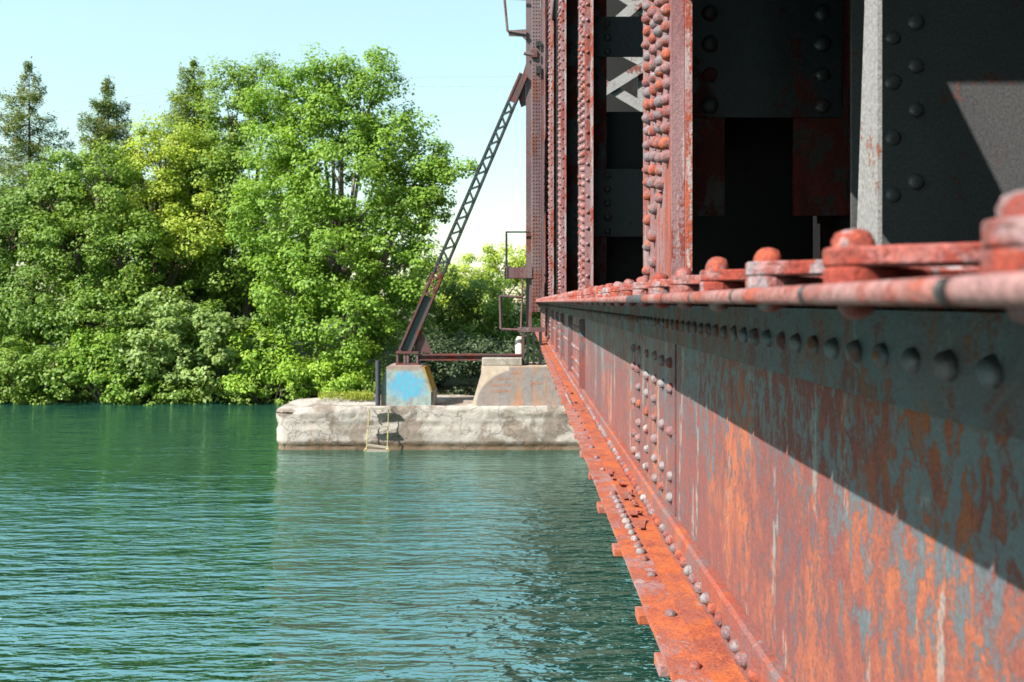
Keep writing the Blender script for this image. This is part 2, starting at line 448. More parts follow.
def mat_grey_block():
    """cream concrete with a grey painted field whose edge sweeps up in an arc, rust runs below"""
    t = NT('grey_painted_concrete')
    x, y, z = t.xyz()
    Y = 21.7
    n = t.noise(t.mapped((1, 1, 1), (0, 0, 0)), 6, 5, 0.65)
    # ellipse arc: painted inside
    dx = t.math('DIVIDE', t.math('SUBTRACT', x, UX(519, Y)), UX(519, Y) - UX(476, Y))
    dz = t.math('DIVIDE', t.math('SUBTRACT', z, VZ(406, Y)), VZ(370, Y) - VZ(406, Y))
    d = t.math('ADD', t.math('MULTIPLY', dx, dx), t.math('MULTIPLY', dz, dz))
    left = t.step(t.math('ADD', d, t.math('MULTIPLY', n, 0.18)), 1.12, 1.04)
    right = t.step(x, UX(508, Y), UX(510, Y))
    low = t.step(z, VZ(366, Y), VZ(368.5, Y))
    m = t.math('MULTIPLY', t.math('MAXIMUM', left, right), low)
    paint = t.mix(t.step(n, 0.4, 0.65), (0.23, 0.205, 0.195), (0.18, 0.155, 0.145))
    col = t.mix(m, t.mix(t.step(n, 0.4, 0.65), (0.46, 0.385, 0.31), (0.37, 0.30, 0.235)), paint)
    st = t.noise(t.mapped((1, 1, 0.18), (4, 0, 0)), 3.2, 5, 0.62)
    g = t.math('MULTIPLY', t.step(st, 0.46, 0.62), t.step(x, UX(500, Y), UX(524, Y), 0.15, 0.9))
    col = t.mix(g, col, (0.36, 0.165, 0.075))
    s2 = t.noise(t.mapped((1, 1, 0.2), (9, 0, 0)), 4.5, 5, 0.62)
    col = t.mix(t.math('MULTIPLY', t.step(s2, 0.55, 0.65, 0, 0.7), t.step(x, UX(520, Y), UX(530, Y))), col, (0.20, 0.08, 0.055))
    t.bsdf(col, 0.85, n, 0.4, 0.02, spec=0.2)
    return t.m
MAT['grey_block'] = mat_grey_block()

def plain(name, col, rough=0.6, var=0.25, scale=12, metal=0.0):
    t = NT(name)
    n = t.noise(t.mapped(), scale, 5, 0.65)
    c = t.mix(t.step(n, 0.3, 0.7), tuple(q * (1 - var) for q in col), tuple(q * (1 + var) for q in col))
    t.bsdf(c, rough, n, 0.3, 0.01, spec=0.3, metal=metal)
    return t.m
MAT['pipe'] = plain('black_pipe', (0.035, 0.038, 0.045), 0.6)
MAT['rope'] = plain('yellow_ladder_rail', (0.36, 0.30, 0.13), 0.7)
MAT['rung'] = plain('grey_wood_rung', (0.26, 0.23, 0.19), 0.8)
MAT['letter'] = plain('orange_lettering', (0.42, 0.17, 0.09), 0.8)
MAT['drum'] = plain('cream_drum_paint', (0.56, 0.50, 0.43), 0.7)
MAT['bark'] = plain('bark', (0.09, 0.065, 0.05), 0.9, 0.4, 6)
MAT['greybark'] = plain('grey_bark', (0.17, 0.14, 0.12), 0.9, 0.4, 6)
MAT['bank'] = plain('bank_soil', (0.05, 0.055, 0.022), 0.95, 0.4, 1.5)
MAT['timber'] = plain('dark_timber', (0.014, 0.013, 0.012), 0.8, 0.4, 9)
MAT['house_wall'] = plain('red_siding', (0.17, 0.06, 0.05), 0.8, 0.1)
MAT['house_roof'] = plain('brown_shingle', (0.20, 0.10, 0.06), 0.9, 0.2)
MAT['white'] = plain('white_trim', (0.75, 0.75, 0.73), 0.6, 0.05)
MAT['wire'] = plain('wire', (0.30, 0.32, 0.33), 0.6, 0.05)

def leaf_mat(name, c1, c2, c3, trans=0.38):
    c1, c2, c3 = [(c[0] * 1.46, c[1] * 1.30, c[2] * 0.94) for c in (c1, c2, c3)]
    t = NT(name)
    a = t.noise(t.mapped(), 0.55, 3, 0.6)
    b = t.noise(t.mapped((1, 1, 1), (4, 4, 4)), 7.0, 2, 0.6)
    col = t.mix(t.step(a, 0.38, 0.62), c1, c2)
    col = t.mix(t.step(b, 0.50, 0.70), col, c3)
    d = t.n('ShaderNodeBsdfPrincipled')
    t.l(col, d.inputs['Base Color']); d.inputs['Roughness'].default_value = 0.55
    d.inputs['Specular IOR Level'].default_value = 0.3
    tr = t.n('ShaderNodeBsdfTranslucent'); 
    t.l(t.mix(1.0, col, (1.15, 1.2, 0.5), 'MULTIPLY'), tr.inputs[0])
    mx = t.n('ShaderNodeMixShader'); mx.inputs[0].default_value = trans
    t.l(d.outputs[0], mx.inputs[1]); t.l(tr.outputs[0], mx.inputs[2]); t.l(mx.outputs[0], t.out.inputs[0])
    return t.m
MAT['leaf_maple'] = leaf_mat('maple_leaves', (0.085, 0.19, 0.030), (0.13, 0.25, 0.040), (0.22, 0.32, 0.055))
MAT['leaf_dark'] = leaf_mat('dark_leaves', (0.065, 0.14, 0.034), (0.10, 0.19, 0.045), (0.18, 0.26, 0.065))
MAT['leaf_mid'] = leaf_mat('mid_green_leaves', (0.08, 0.17, 0.034), (0.125, 0.22, 0.045), (0.22, 0.30, 0.065))
MAT['leaf_yellow'] = leaf_mat('yellow_green_leaves', (0.17, 0.28, 0.045), (0.25, 0.34, 0.055), (0.33, 0.36, 0.07))
MAT['leaf_bright'] = leaf_mat('bright_leaves', (0.13, 0.26, 0.035), (0.19, 0.33, 0.045), (0.28, 0.38, 0.06))
MAT['leaf_pale'] = leaf_mat('pale_big_leaves', (0.11, 0.19, 0.07), (0.16, 0.26, 0.10), (0.24, 0.32, 0.13))
MAT['needles'] = leaf_mat('spruce_needles', (0.07, 0.14, 0.06), (0.10, 0.16, 0.06), (0.24, 0.19, 0.07), 0.2)
MAT['needles_green'] = leaf_mat('spruce_green_needles', (0.10, 0.18, 0.04), (0.14, 0.21, 0.045), (0.22, 0.26, 0.06), 0.2)
MAT['leaf_shaded'] = leaf_mat('shaded_foliage', (0.020, 0.038, 0.020), (0.028, 0.05, 0.024), (0.05, 0.075, 0.035), 0.1)  # darkened leaf colour stands in for tree shade behind the pier
MAT['grass'] = leaf_mat('grass_blades', (0.11, 0.18, 0.03), (0.17, 0.22, 0.04), (0.24, 0.24, 0.06))

# ------------------------------------------------------------------ the setting: water, bank, ground
def grid_mesh(name, xs, ys, zf):
    me = bpy.data.meshes.new(name)
    vs = [(x, y, zf(x, y)) for y in ys for x in xs]
    nx = len(xs)
    fs = [(j*nx+i, j*nx+i+1, (j+1)*nx+i+1, (j+1)*nx+i) for j in range(len(ys)-1) for i in range(nx-1)]
    me.from_pydata(vs, [], fs)
    me.polygons.foreach_set('use_smooth', [True] * len(fs))
    me.update()
    return me

tag(link('water', grid_mesh('water', [-400, 400], [-300, 60], lambda x, y: 0.0), None, MAT['water']), kind='structure')
def ground_z(x, y):
    s = max(0.0, min(1.0, (y - 31.0) / 2.2))
    z = -0.9 + 1.35 * s * s * (3 - 2 * s)
    z += 0.05 * max(0, y - 33) if y < 60 else 1.35
    return z + 0.15 * mnoise.noise(Vector((x * 0.3, y * 0.3, 0)))
xs = [-900, -400, -150, -80] + [i * 1.5 - 45 for i in range(48)] + [40, 60, 100, 200, 500, 900]
ys = [30, 30.7] + [31 + i * 0.4 for i in range(12)] + [37, 40, 45, 52, 60, 100, 200, 600, 2000]
tag(link('ground', grid_mesh('ground', xs, ys, ground_z), None, MAT['bank']), kind='structure')

# ------------------------------------------------------------------ the bridge
WX = 0.74                       # outer face of the girder web
def R(z): return CZ + z         # heights are measured from the eye
Y0G, Y1G = -9.0, 33.0
bridge = empty('railway_bridge', (1.2, 0, CZ - 1.25))
tag(bridge, 'rusty riveted red steel bridge with deep plate girder along the right side', 'bridge')

DOME = {}
def dome_mesh(r, hf, mat):
    k = (round(r, 4), hf, mat, random.randrange(5))
    if k not in DOME:
        b = MB().dome((0, 0, 0), (0, 0, 1), r, hf, 10)
        sd = random.uniform(0, 50)
        b.v = [tuple(Vector(p) * (1 + 0.16 * mnoise.noise(Vector(p) * (1.3 / r) + Vector((sd, 0, 0))))) for p in b.v]
        m = b.mesh('rivet')
        m.materials.append(MAT[mat])
        DOME[k] = m
    return DOME[k]
FARR = {}
NEAR_COUNT = [0]
def world_off(parent):
    off = Vector((0, 0, 0)); p = parent
    while p is not None:
        off += p.location; p = p.parent
    return off
def rivet(parent, loc, nrm, r=0.02, hf=1.0, mat='rivet', near=True):
    loc = Vector(loc); nrm = Vector(nrm)
    if near and NEAR_COUNT[0] < 300:
        NEAR_COUNT[0] += 1
        o = bpy.data.objects.new('rivet', dome_mesh(r, hf, mat))
        COL.objects.link(o)
        o.parent = parent
        o.location = loc - world_off(parent)
        q = nrm.to_track_quat('Z', 'Y').to_euler()
        o.rotation_euler = q
        s = random.uniform(0.93, 1.08)
        o.scale = (s * random.uniform(0.93, 1.07), s, s * random.uniform(0.82, 1.1))
        return o
    FARR.setdefault(mat, MB()).dome(loc, nrm, r * random.uniform(0.94, 1.08), hf, 7)

# web and flange angles
web = MB().box(WX, WX + 0.012, Y0G, Y1G, R(-1.198), R(-0.002)).build('girder_web', MAT['web'], bridge)
ta = MB()
ta.box(0.70, WX - 0.0005, Y0G, Y1G - 0.02, R(-0.194), R(-0.016))
top_angle = ta.build('top_angle', MAT['angle'], bridge)
ba = MB()
ba.prism([(0.7, R(-1.198)), (WX - 0.0005, R(-1.198)), (WX - 0.0005, R(-1.035)), (0.712, R(-1.035)), (0.70, R(-1.047))], 'y', Y0G, Y1G - 0.02)
low_angle = ba.build('bottom_angle', MAT['low_angle'], bridge)

# bottom flange: stacked plates, outer edge flaking
def wavy_plate(x0, x1, z0, z1, y0, y1, step, amp, name, mat, parent, seed=0):
    n = int((y1 - y0) / step)
    vs = []; fs = []
    for i in range(n + 1):
        y = y0 + (y1 - y0) * i / n
        e = amp * mnoise.noise(Vector((y * 3.1, seed, 0))) + amp * 0.6 * mnoise.noise(Vector((y * 11, seed, 2)))
        e2 = amp * 0.5 * mnoise.noise(Vector((y * 2.3, seed, 5)))
        vs += [(x0 + e, y, z0 + e2 * 0.3), (x0 + e, y, z1 + e2), (x0 + e + 0.05, y, z1 + e2 * 0.2), (x1, y, z1), (x1, y, z0)]
    for i in range(n):
        a = i * 5; b = a + 5
        for k in range(5):
            k2 = (k + 1) % 5
            fs.append((a + k, a + k2, b + k2, b + k))
    fs.append((4, 3, 2, 1, 0)); m = n * 5; fs.append((m, m+1, m+2, m+3, m+4))
    me = bpy.data.meshes.new(name); me.from_pydata(vs, [], fs); me.update()
    return link(name, me, parent, mat)
bflange = wavy_plate(0.48, 1.9, R(-1.222), R(-1.20), Y0G, Y1G, 0.05, 0.005, 'bottom_flange', MAT['flange'], bridge, 1)
under = wavy_plate(0.492, 1.9, R(-1.245), R(-1.2235), Y0G, Y1G, 0.05, 0.006, 'cover_plate', MAT['low_angle'], bflange, 3)
inner = wavy_plate(0.60, 0.6995, R(-1.1995), R(-1.188), Y0G, Y1G - 0.03, 0.05, 0.005, 'inner_strip', MAT['orange'], bflange, 6)

# lateral bar ends sticking out under the bottom flange edge
y = 1.9; k = 0
while y < 22:
    w = 0.095
    near = y < 9
    MB().bbox(random.uniform(0.458, 0.474) if y < 5 else random.uniform(0.474, 0.485), 0.60, y + random.uniform(-.05, .05), y + w, R(-1.29), R(-1.2465), 0.006).build('bar_end', MAT['flange'], bflange)
    y += 0.43 if y < 3.0 else 0.86; k += 1

# rivets of the bottom flange
y = 1.75
while y < 30:
    if not (3.55 < y < 5.3 or 9.4 < y < 10.6):
        rivet(bflange, (0.565, y, R(-1.199)), (0, 0, 1), 0.021, 0.85, 'rivet', y < 6.5)
    y += 0.44
for i in range(13):
    rivet(bflange, (0.563, 3.72 + 0.106 * i, R(-1.199)), (0, 0, 1), 0.022, 1.0, 'rivet_grey', True)
for i in range(11):
    rivet(bflange, (0.563, 9.4 + 0.106 * i, R(-1.199)), (0, 0, 1), 0.021, 1.0, 'rivet_grey', False)
y = 2.0
while y < 32:
    rivet(low_angle, (0.70, y + random.uniform(-.008, .008), R(-1.125)), (-1, 0, 0.1), 0.024, 1.1, 'rivet_grey' if random.random() < 0.3 else 'rivet', y < 7.2)
    y += 0.104
# loose rust scales lying on the flange
for i in range(16):
    fy = random.choice((random.uniform(3.8, 5.9), random.uniform(4.2, 5.4), random.uniform(8, 12)))
    fx = random.uniform(0.60, 0.665)
    L = random.uniform(0.06, 0.2); W = random.uniform(0.018, 0.04); rz = random.uniform(-0.25, 0.25); lift = random.uniform(0.004, 0.02)
    m = MB(); vs = []
    for a in (-1, -0.3, 0.4, 1):
        for b in (-1, 1):
            vs.append((fx + b * W / 2 * random.uniform(.7, 1.1) - a * L / 2 * math.sin(rz), fy + a * L / 2 * math.cos(rz), R(-1.185) + lift * (a * a) + random.uniform(0, 0.004)))
    vs2 = [(p[0], p[1], p[2] - 0.003) for p in vs]
    fs = []
    for q in range(3):
        a = q * 2
        fs += [(a, a + 1, a + 3, a + 2), (a + 8, a + 10, a + 11, a + 9), (a, a + 2, a + 10, a + 8), (a + 1, a + 9, a + 11, a + 3)]
    fs += [(0, 8, 9, 1), (6, 7, 15, 14)]
    m.add(vs + vs2, fs); m.build('rust_flake', MAT['low_angle'], bflange)

# top angle rivets
y = 0.95
while y < 32:
    rivet(top_angle, (0.70, y, R(-0.105)), (-1, 0, 0), 0.025, 0.8, 'angle', y < 3.0)
    y += 0.121

# web splices
def splice(cols, rows, near, xw=WX - 0.008, skip=lambda i, j: False, r=0.027, mat='rivet_grey'):
    y0, y1 = min(cols) - 0.09, max(cols) + 0.09
    p = MB().box(xw, WX - 0.0004, y0, y1, R(-1.03), R(-0.198)).build('splice_plate', MAT['web'], bridge)
    for j, z in enumerate(rows):
        for i, yy in enumerate(cols):
            if skip(i, j): continue
            mt = 'rivet' if random.random() < 0.42 else mat
            rivet(p, (xw, yy + random.uniform(-.012, .012), R(z + random.uniform(-.006, .006))), (-1, 0, 0), r, 1.05, mt, near)
    return p
splice([3.95, 4.18, 4.41, 4.70, 5.02, 5.23], [-0.30, -0.425, -0.53, -0.64, -0.75, -0.86, -0.965], True,
       skip=lambda i, j: j in (2, 4) and i not in (2, 3, 4) or (i == 0 and j == 1 and False))
def dense(ya, yb, n, rows):
    cols = [ya + (yb - ya) * i / (n - 1) for i in range(n)]
    return splice(cols, rows, False, xw=WX - 0.012, r=0.024)
dense(9.9, 11.6, 12, [-0.34, -0.62, -0.80, -0.96])
dense(14.6, 16.2, 10, [-0.26, -0.42, -0.58, -0.74, -0.9])
dense(19.6, 21.5, 10, [-0.26, -0.38, -0.50, -0.62, -0.74, -0.86])
dense(24.6, 28.5, 14, [-0.26, -0.38, -0.50, -0.62, -0.74, -0.86])
for (ya, yb, z) in ((11.6, 19.6, -0.62), (21.5, 24.6, -0.62)):
    yy = ya + 0.15
    while yy < yb:
        rivet(web, (WX, yy, R(z)), (-1, 0, 0), 0.023, 1.1, 'rivet_grey', False); yy += 0.15
# vertical stiffener angles
for ys_ in (9.55, 11.9, 14.3, 16.5, 19.3, 24.2):
    MB().box(WX - 0.07, WX - 0.0004, ys_, ys_ + 0.014, R(-1.03), R(-0.2)).box(WX - 0.011, WX - 0.0004, ys_ + 0.0145, ys_ + 0.09, R(-1.03), R(-0.2)).build('stiffener', MAT['web'], bridge)

# top flange with rounded edge bars, stacked lacing bar ends and rivets
top = MB().box(0.364, 0.86, Y0G, Y1G, R(-0.0005), R(0.018)).build('top_flange', MAT['angle'], bridge)
PITCH = 0.327
def round_profile(x0, x1, z0, z1, r, seg=4):
    pts = []
    for (cx, cz, a0) in ((x0 + r, z0 + r, math.pi), (x1 - 0.002, z0 + 0.002, 1.5 * math.pi), (x1 - 0.002, z1 - 0.002, 0), (x0 + r, z1 - r, 0.5 * math.pi)):
        rr = r if cx < (x0 + x1) / 2 else 0.002
        for k in range(seg + 1):
            a = a0 + k * (math.pi / 2) / seg
            pts.append((cx + rr * math.cos(a), cz + rr * math.sin(a)))
    return pts
def tapered_bar(y0, y1):
    """edge bar with rounded ends"""
    m = MB()
    base = round_profile(0.334, 0.361, -0.003, 0.021, 0.011)
    cx = 0.361; cz = 0.009
    n = len(base)
    vs = []
    for (yy, s) in ((y0, 0.80), (y0 + 0.003, 0.93), (y0 + 0.009, 1.0), (y1 - 0.009, 1.0), (y1 - 0.003, 0.93), (y1, 0.80)):
        for (x, z) in base:
            vs.append((cx + (x - cx) * s, yy, R(cz + (z - cz) * s)))
    fs = [tuple(range(n - 1, -1, -1)), tuple(range(5 * n, 6 * n))]
    for i in range(5):
        for k in range(n):
            k2 = (k + 1) % n
            fs.append((i*n+k, i*n+k2, (i+1)*n+k2, (i+1)*n+k))
    m.add(vs, fs, True)
    return m
EDGE_N = len(round_profile(0.334, 0.361, -0.003, 0.021, 0.011))
def stadium(a, b, w, z0, z1, seg=7):
    """flat bar with rounded ends between two rivet centres"""
    a, b = Vector((a[0], a[1], 0)), Vector((b[0], b[1], 0))
    d = (b - a).normalized(); s = Vector((-d.y, d.x, 0))
    pts = []
    for (c, sg) in ((a, -1), (b, 1)):
        for k in range(seg + 1):
            t = -math.pi / 2 + math.pi * k / seg
            pts.append(c + d * (sg * math.cos(t) * w) + s * (sg * math.sin(t) * w))
    poly = [(p.x, p.y) for p in pts]
    n = len(poly)
    cxm = sum(p[0] for p in poly) / n; cym = sum(p[1] for p in poly) / n
    m = MB(); vs = []
    e = 0.003
    ctr = [a if i <= seg else b for i in range(n)]
    for (z, ins) in ((z0, e), (z0 + e, 0), (z1 - e, 0), (z1, e)):
        for i, p in enumerate(pts):
            q = p + (ctr[i] - p).normalized() * ins
            vs.append((q.x, q.y, z))
    fs = [tuple(range(n - 1, -1, -1)), tuple(range(3 * n, 4 * n))]
    for i in range(3):
        for k in range(n):
            k2 = (k + 1) % n
            fs.append((i*n+k, i*n+k2, (i+1)*n+k2, (i+1)*n+k))
    m.add(vs, fs)
    return m
far_edge = MB()
ys0 = 0.605
k = -4
POSTS = [3.33, 8.0, 13.0, 18.3, 23.2]
def in_post(y): return any(p - 0.2 < y < p + 1.0 for p in POSTS)
while True:
    yk = ys0 + k * PITCH
    if yk > 32.5: break
    if True:
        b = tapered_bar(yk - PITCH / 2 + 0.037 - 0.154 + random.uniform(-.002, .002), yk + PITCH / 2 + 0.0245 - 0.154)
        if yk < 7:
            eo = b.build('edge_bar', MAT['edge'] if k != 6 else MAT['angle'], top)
            eo.data.materials.append(MAT['dark'])  # near-black end caps paint in the shade of the joints
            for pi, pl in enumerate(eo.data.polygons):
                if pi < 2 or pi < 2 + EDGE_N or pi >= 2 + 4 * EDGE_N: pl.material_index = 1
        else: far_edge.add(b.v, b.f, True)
    zc = R(0.0185)
    i0 = (0.385, yk)
    if in_post(yk):
        lo = stadium((0.385, yk), (0.47, yk + 0.05), 0.034, zc, zc + 0.0215)
        up = stadium((0.385, yk), (0.47, yk - 0.05), 0.034, zc + 0.022, zc + 0.0445)
    else:
        lo = stadium((0.385, yk), (0.66, yk + PITCH / 2), 0.034, zc, zc + 0.0215)
        up = stadium((0.385, yk), (0.66, yk - PITCH / 2), 0.034, zc + 0.022, zc + 0.0445)
    if yk < 7:
        lo.build('lacing_bar', MAT['bar'], top); up.build('lacing_bar', MAT['bar'], top)
    else:
        far_edge.add(lo.v, lo.f); far_edge.add(up.v, up.f)
    rivet(top, (0.385, yk, zc + 0.0445), (0, 0, 1), 0.0235, 1.0, 'rivet_red', 0 < yk < 6)
    rivet(top, (0.388, yk, R(-0.0005)), (0, 0, -1), 0.022, 0.8, 'strut_red', 0 < yk < 2.6)
    if not in_post(yk):
        rivet(top, (0.66, yk - PITCH / 2, zc + 0.0445), (0, 0, 1), 0.022, 1.0, 'rivet_red', False)
    k += 1
tag(far_edge.build('edge_bars_beyond', MAT['edge'], top), kind='stuff')

# truss posts: gusset side, front angle, two channels with batten plates between
def post(Y, ztop, near, plate_len=0.80, batten=((0.84, 2.5),), chan_bottom=0.42, back=None, chan_w=0.265):
    back = back or ztop
    g = MB().box(0.62, 0.634, Y + 0.0125, Y + plate_len, R(0.019), R(ztop))
    p = g.build('truss_post', MAT['post'], bridge)
    MB().box(0.618, 0.672, Y, Y + 0.012, R(0.0195), R(ztop)).build('post_angle', MAT['post'], p)
    MB().box(0.674, 0.702, Y - 0.012, Y + 0.010, R(0.0195), R(ztop)).build('post_edge', MAT['post_edge'], p)
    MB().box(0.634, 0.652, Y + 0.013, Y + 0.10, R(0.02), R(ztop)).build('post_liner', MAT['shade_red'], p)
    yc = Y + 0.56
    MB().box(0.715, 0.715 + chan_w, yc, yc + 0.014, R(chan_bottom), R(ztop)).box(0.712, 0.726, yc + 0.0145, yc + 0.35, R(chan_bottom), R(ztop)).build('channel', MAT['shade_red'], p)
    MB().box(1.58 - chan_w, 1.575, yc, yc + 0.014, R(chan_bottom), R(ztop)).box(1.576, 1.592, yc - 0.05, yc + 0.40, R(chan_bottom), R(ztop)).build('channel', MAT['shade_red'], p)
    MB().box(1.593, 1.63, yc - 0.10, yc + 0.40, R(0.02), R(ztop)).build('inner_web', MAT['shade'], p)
    MB().box(0.705 if near else 0.64, 1.66, Y + 1.25, Y + 1.27, R(0.02), R(back)).build('shade_back_sheet', MAT['dark'], p)  # near-black sheet stands in for shade behind the battens
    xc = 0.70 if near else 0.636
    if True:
        MB().box(xc, xc + 0.01, Y + plate_len - (0.3 if near else 0), Y + 1.249, R(0.02), R(min(ztop, 3.0))).build('sun_closure', MAT['dark'], p)  # hidden panel added to keep sun out of the post box
    for (z0, z1) in batten:
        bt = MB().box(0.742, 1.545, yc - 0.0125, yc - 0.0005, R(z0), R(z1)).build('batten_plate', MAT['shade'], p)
        z = z0 + 0.055
        while z < z1 - 0.02:
            rivet(bt, (0.905, yc - 0.0125, R(z)), (0, -1, 0), 0.041, 0.6, 'shade_rivet', near and z < 1.6)
            rivet(bt, (1.45, yc - 0.0125, R(z)), (0, -1, 0), 0.041, 0.6, 'shade_rivet', near and z < 1.6)
            z += 0.15
    return p
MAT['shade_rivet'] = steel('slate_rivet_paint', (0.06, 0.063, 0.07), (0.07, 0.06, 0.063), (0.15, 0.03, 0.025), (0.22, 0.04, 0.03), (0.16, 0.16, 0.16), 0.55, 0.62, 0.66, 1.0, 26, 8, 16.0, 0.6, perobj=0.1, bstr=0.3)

p1 = post(POSTS[0], 6.4, True, 0.80, ((0.895, 2.5), (3.4, 4.6)))
# its rivets: four staggered columns, thinning out low down
u_cols = (668.5, 662.0, 655.5, 649.5)
for ci, uc in enumerate(u_cols):
    yy = 0.62 * FPX / (uc - VU)
    z = 0.06 + 0.031 * (ci % 2)
    while z < 1.75:
        keep = True
        if ci == 0 and z < 0.57: keep = False
        if ci == 1 and z < 0.46: keep = random.random() < 0.0
        if ci >= 2 and z < 0.50: keep = int(z / 0.062) % 2 == 0
        if keep:
            rivet(p1, (0.62, yy + random.uniform(-.02, .02), R(z + random.uniform(-.004, .004))), (-1, -0.12, 0), 0.0285, 1.25, 'rivet', z < 1.36)
        z += 0.062
p2 = post(POSTS[1], 6.4, False, 0.9, ((0.70, 1.42), (2.62, 3.05), (4.4, 5.2)), 0.02, 2.2, 0.18)
p3 = post(POSTS[2], 6.4, False, 1.0, ((0.9, 1.7), (2.5, 3.1), (4.0, 4.7)), 0.02)
p4 = post(POSTS[3], 7.5, False, 1.0, ((0.9, 1.7), (3.2, 4.0)), 0.02)
p5 = post(POSTS[4], 10.5, False, 7.0, ((0.9, 1.7),), 0.02)
for (pp, yb, n, ztop, st) in ((p2, 8.05, 3, 3.2, 0.075), (p3, 13.05, 3, 5.2, 0.11), (p4, 18.35, 3, 7.2, 0.14), (p5, 23.4, 4, 9.6, 0.2)):
    for ci in range(n):
        z = 0.06 + st / 2 * (ci % 2)
        while z < ztop:
            if random.random() < 0.86:
                rivet(pp, (0.62, yb + (0.24 if pp is not p5 else 1.4) * ci, R(z)), (-1, -0.1, 0), 0.030, 1.2, 'post', False)
            z += st
# heads facing the camera on the front angle of the farther posts
for pp, Yp in ((p2, 8.0), (p3, 13.0), (p4, 18.3)):
    z = 0.1
    while z < 6:
        rivet(pp, (0.645, Yp, R(z)), (0, -1, 0), 0.020, 0.8, 'post', False); z += 0.16

# white lattice brace seen between the battens of the second post
lat = MB()
Yl = 10.6
xl0, xl1 = UX(606, Yl), UX(642, Yl)
zz = [VZ(v, Yl) for v in (110, 68, 50, 4, -40, -90)]
for (za, zb, fl) in ((VZ(112, Yl), VZ(80, Yl), 1), (VZ(96, Yl), VZ(62, Yl), 0), (VZ(66, Yl), VZ(38, Yl), 1), (VZ(40, Yl), VZ(-8, Yl), 0), (VZ(14, Yl), VZ(-20, Yl), 1)):
    off = 0.018 * (1 if fl else -1)
    lat.beam((xl0 - 0.3, Yl + off, za if not fl else zb), (xl1 + 0.3, Yl + off, zb if not fl else za), 0.03, 0.135, (0, 1, 0)) if False else None
    a = (xl0 - 0.12, Yl + off, zb if fl else za); b = (xl1 + 0.12, Yl + off, za if fl else zb)
    lat.beam(a, b, 0.13, 0.03, (0, 1, 0))
lat.box(xl1 - 0.05, xl1 + 0.02, Yl + 0.04, Yl + 0.06, VZ(112, Yl), VZ(-60, Yl))
lat.build('lattice_brace', MAT['lattice'], bridge)

# hanger plate (pale sunlit edge) and the dark sway plate behind it
hx = UX(877.5, 2.1)
hang = MB().prism([(2.1, R(0.019)), (2.245, R(0.019)), (2.18, R(0.80)), (2.16, R(3.2)), (2.1, R(3.2))], 'x', hx, hx + 0.012).build('hanger_plate', MAT['pale_plate'], bridge)
SYW = 3.05
sw = MB().box(UX(852, SYW), 3.2, SYW, SYW + 0.016, R(-0.2), R(3.4)).build('sway_plate', MAT['plate'], bridge)
for uc, vs_ in ((893, (38, 82, 138, 195)), (916, (22, 66, 110, 182))):
    for v in vs_:
        rivet(sw, (UX(uc, SYW), SYW, VZ(v, SYW)), (0, -1, 0), 0.030, 0.5, 'plate', True)
# unseen plate above the view, shaped to shade the sway plate except a triangle
gp = [(1.90, R(1.30)), (2.30, R(0.96)), (3.318, R(1.32)), (3.318, R(6.0)), (-2.4, R(6.0)), (-2.4, R(5.2)), (0.1, R(4.6)), (2.05, R(2.30)), (2.35, R(1.86)), (2.10, R(1.54))]
MB().prism(gp, 'x', 0.64, 0.655).build('shadow_plate', MAT['post'], bridge)
for ya, yb in ((-9.0, -4.2), (-4.15, 0.86)):  # unseen plating added to keep skylight off the interior
    sp = MB().box(0.64, 0.652, ya, yb, R(0.019), R(6.4)).build('skylight_screen', MAT['post'], bridge)
    for yy in (ya + 0.06, yb - 0.06):
        for kz in range(28):
            rivet(sp, (0.64, yy, R(0.1 + 0.22 * kz)), (-1, 0, 0), 0.022, 1.0, 'rivet', False)
# interior, shade put into near-black colours: tie deck, far side plating, added roof
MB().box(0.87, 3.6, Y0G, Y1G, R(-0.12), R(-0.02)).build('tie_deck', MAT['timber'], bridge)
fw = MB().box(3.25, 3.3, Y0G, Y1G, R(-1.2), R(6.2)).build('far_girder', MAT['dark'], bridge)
MB().box(0.66, 3.6, Y0G, Y1G, R(6.45), R(6.6)).build('shade_roof', MAT['dark'], bridge)  # unseen roof added to shade the interior
MB().box(0.66, 2.85, 16.0, 16.03, R(0), R(6.4)).build('shade_cross_sheet', MAT['dark'], bridge)
MB().box(1.55, 2.88, 9.4, 9.43, R(0), R(6.4)).build('shade_cross_sheet', MAT['dark'], bridge)
MB().box(0.80, 2.88, 11.6, 11.63, R(0), R(6.4)).build('shade_cross_sheet', MAT['dark'], bridge)  # dark sheet added behind the lattice in place of interior shade
for i, (mt, m) in enumerate(FARR.items()):
    tag(m.build('rivet_rows', MAT[mt], bridge), kind='stuff')

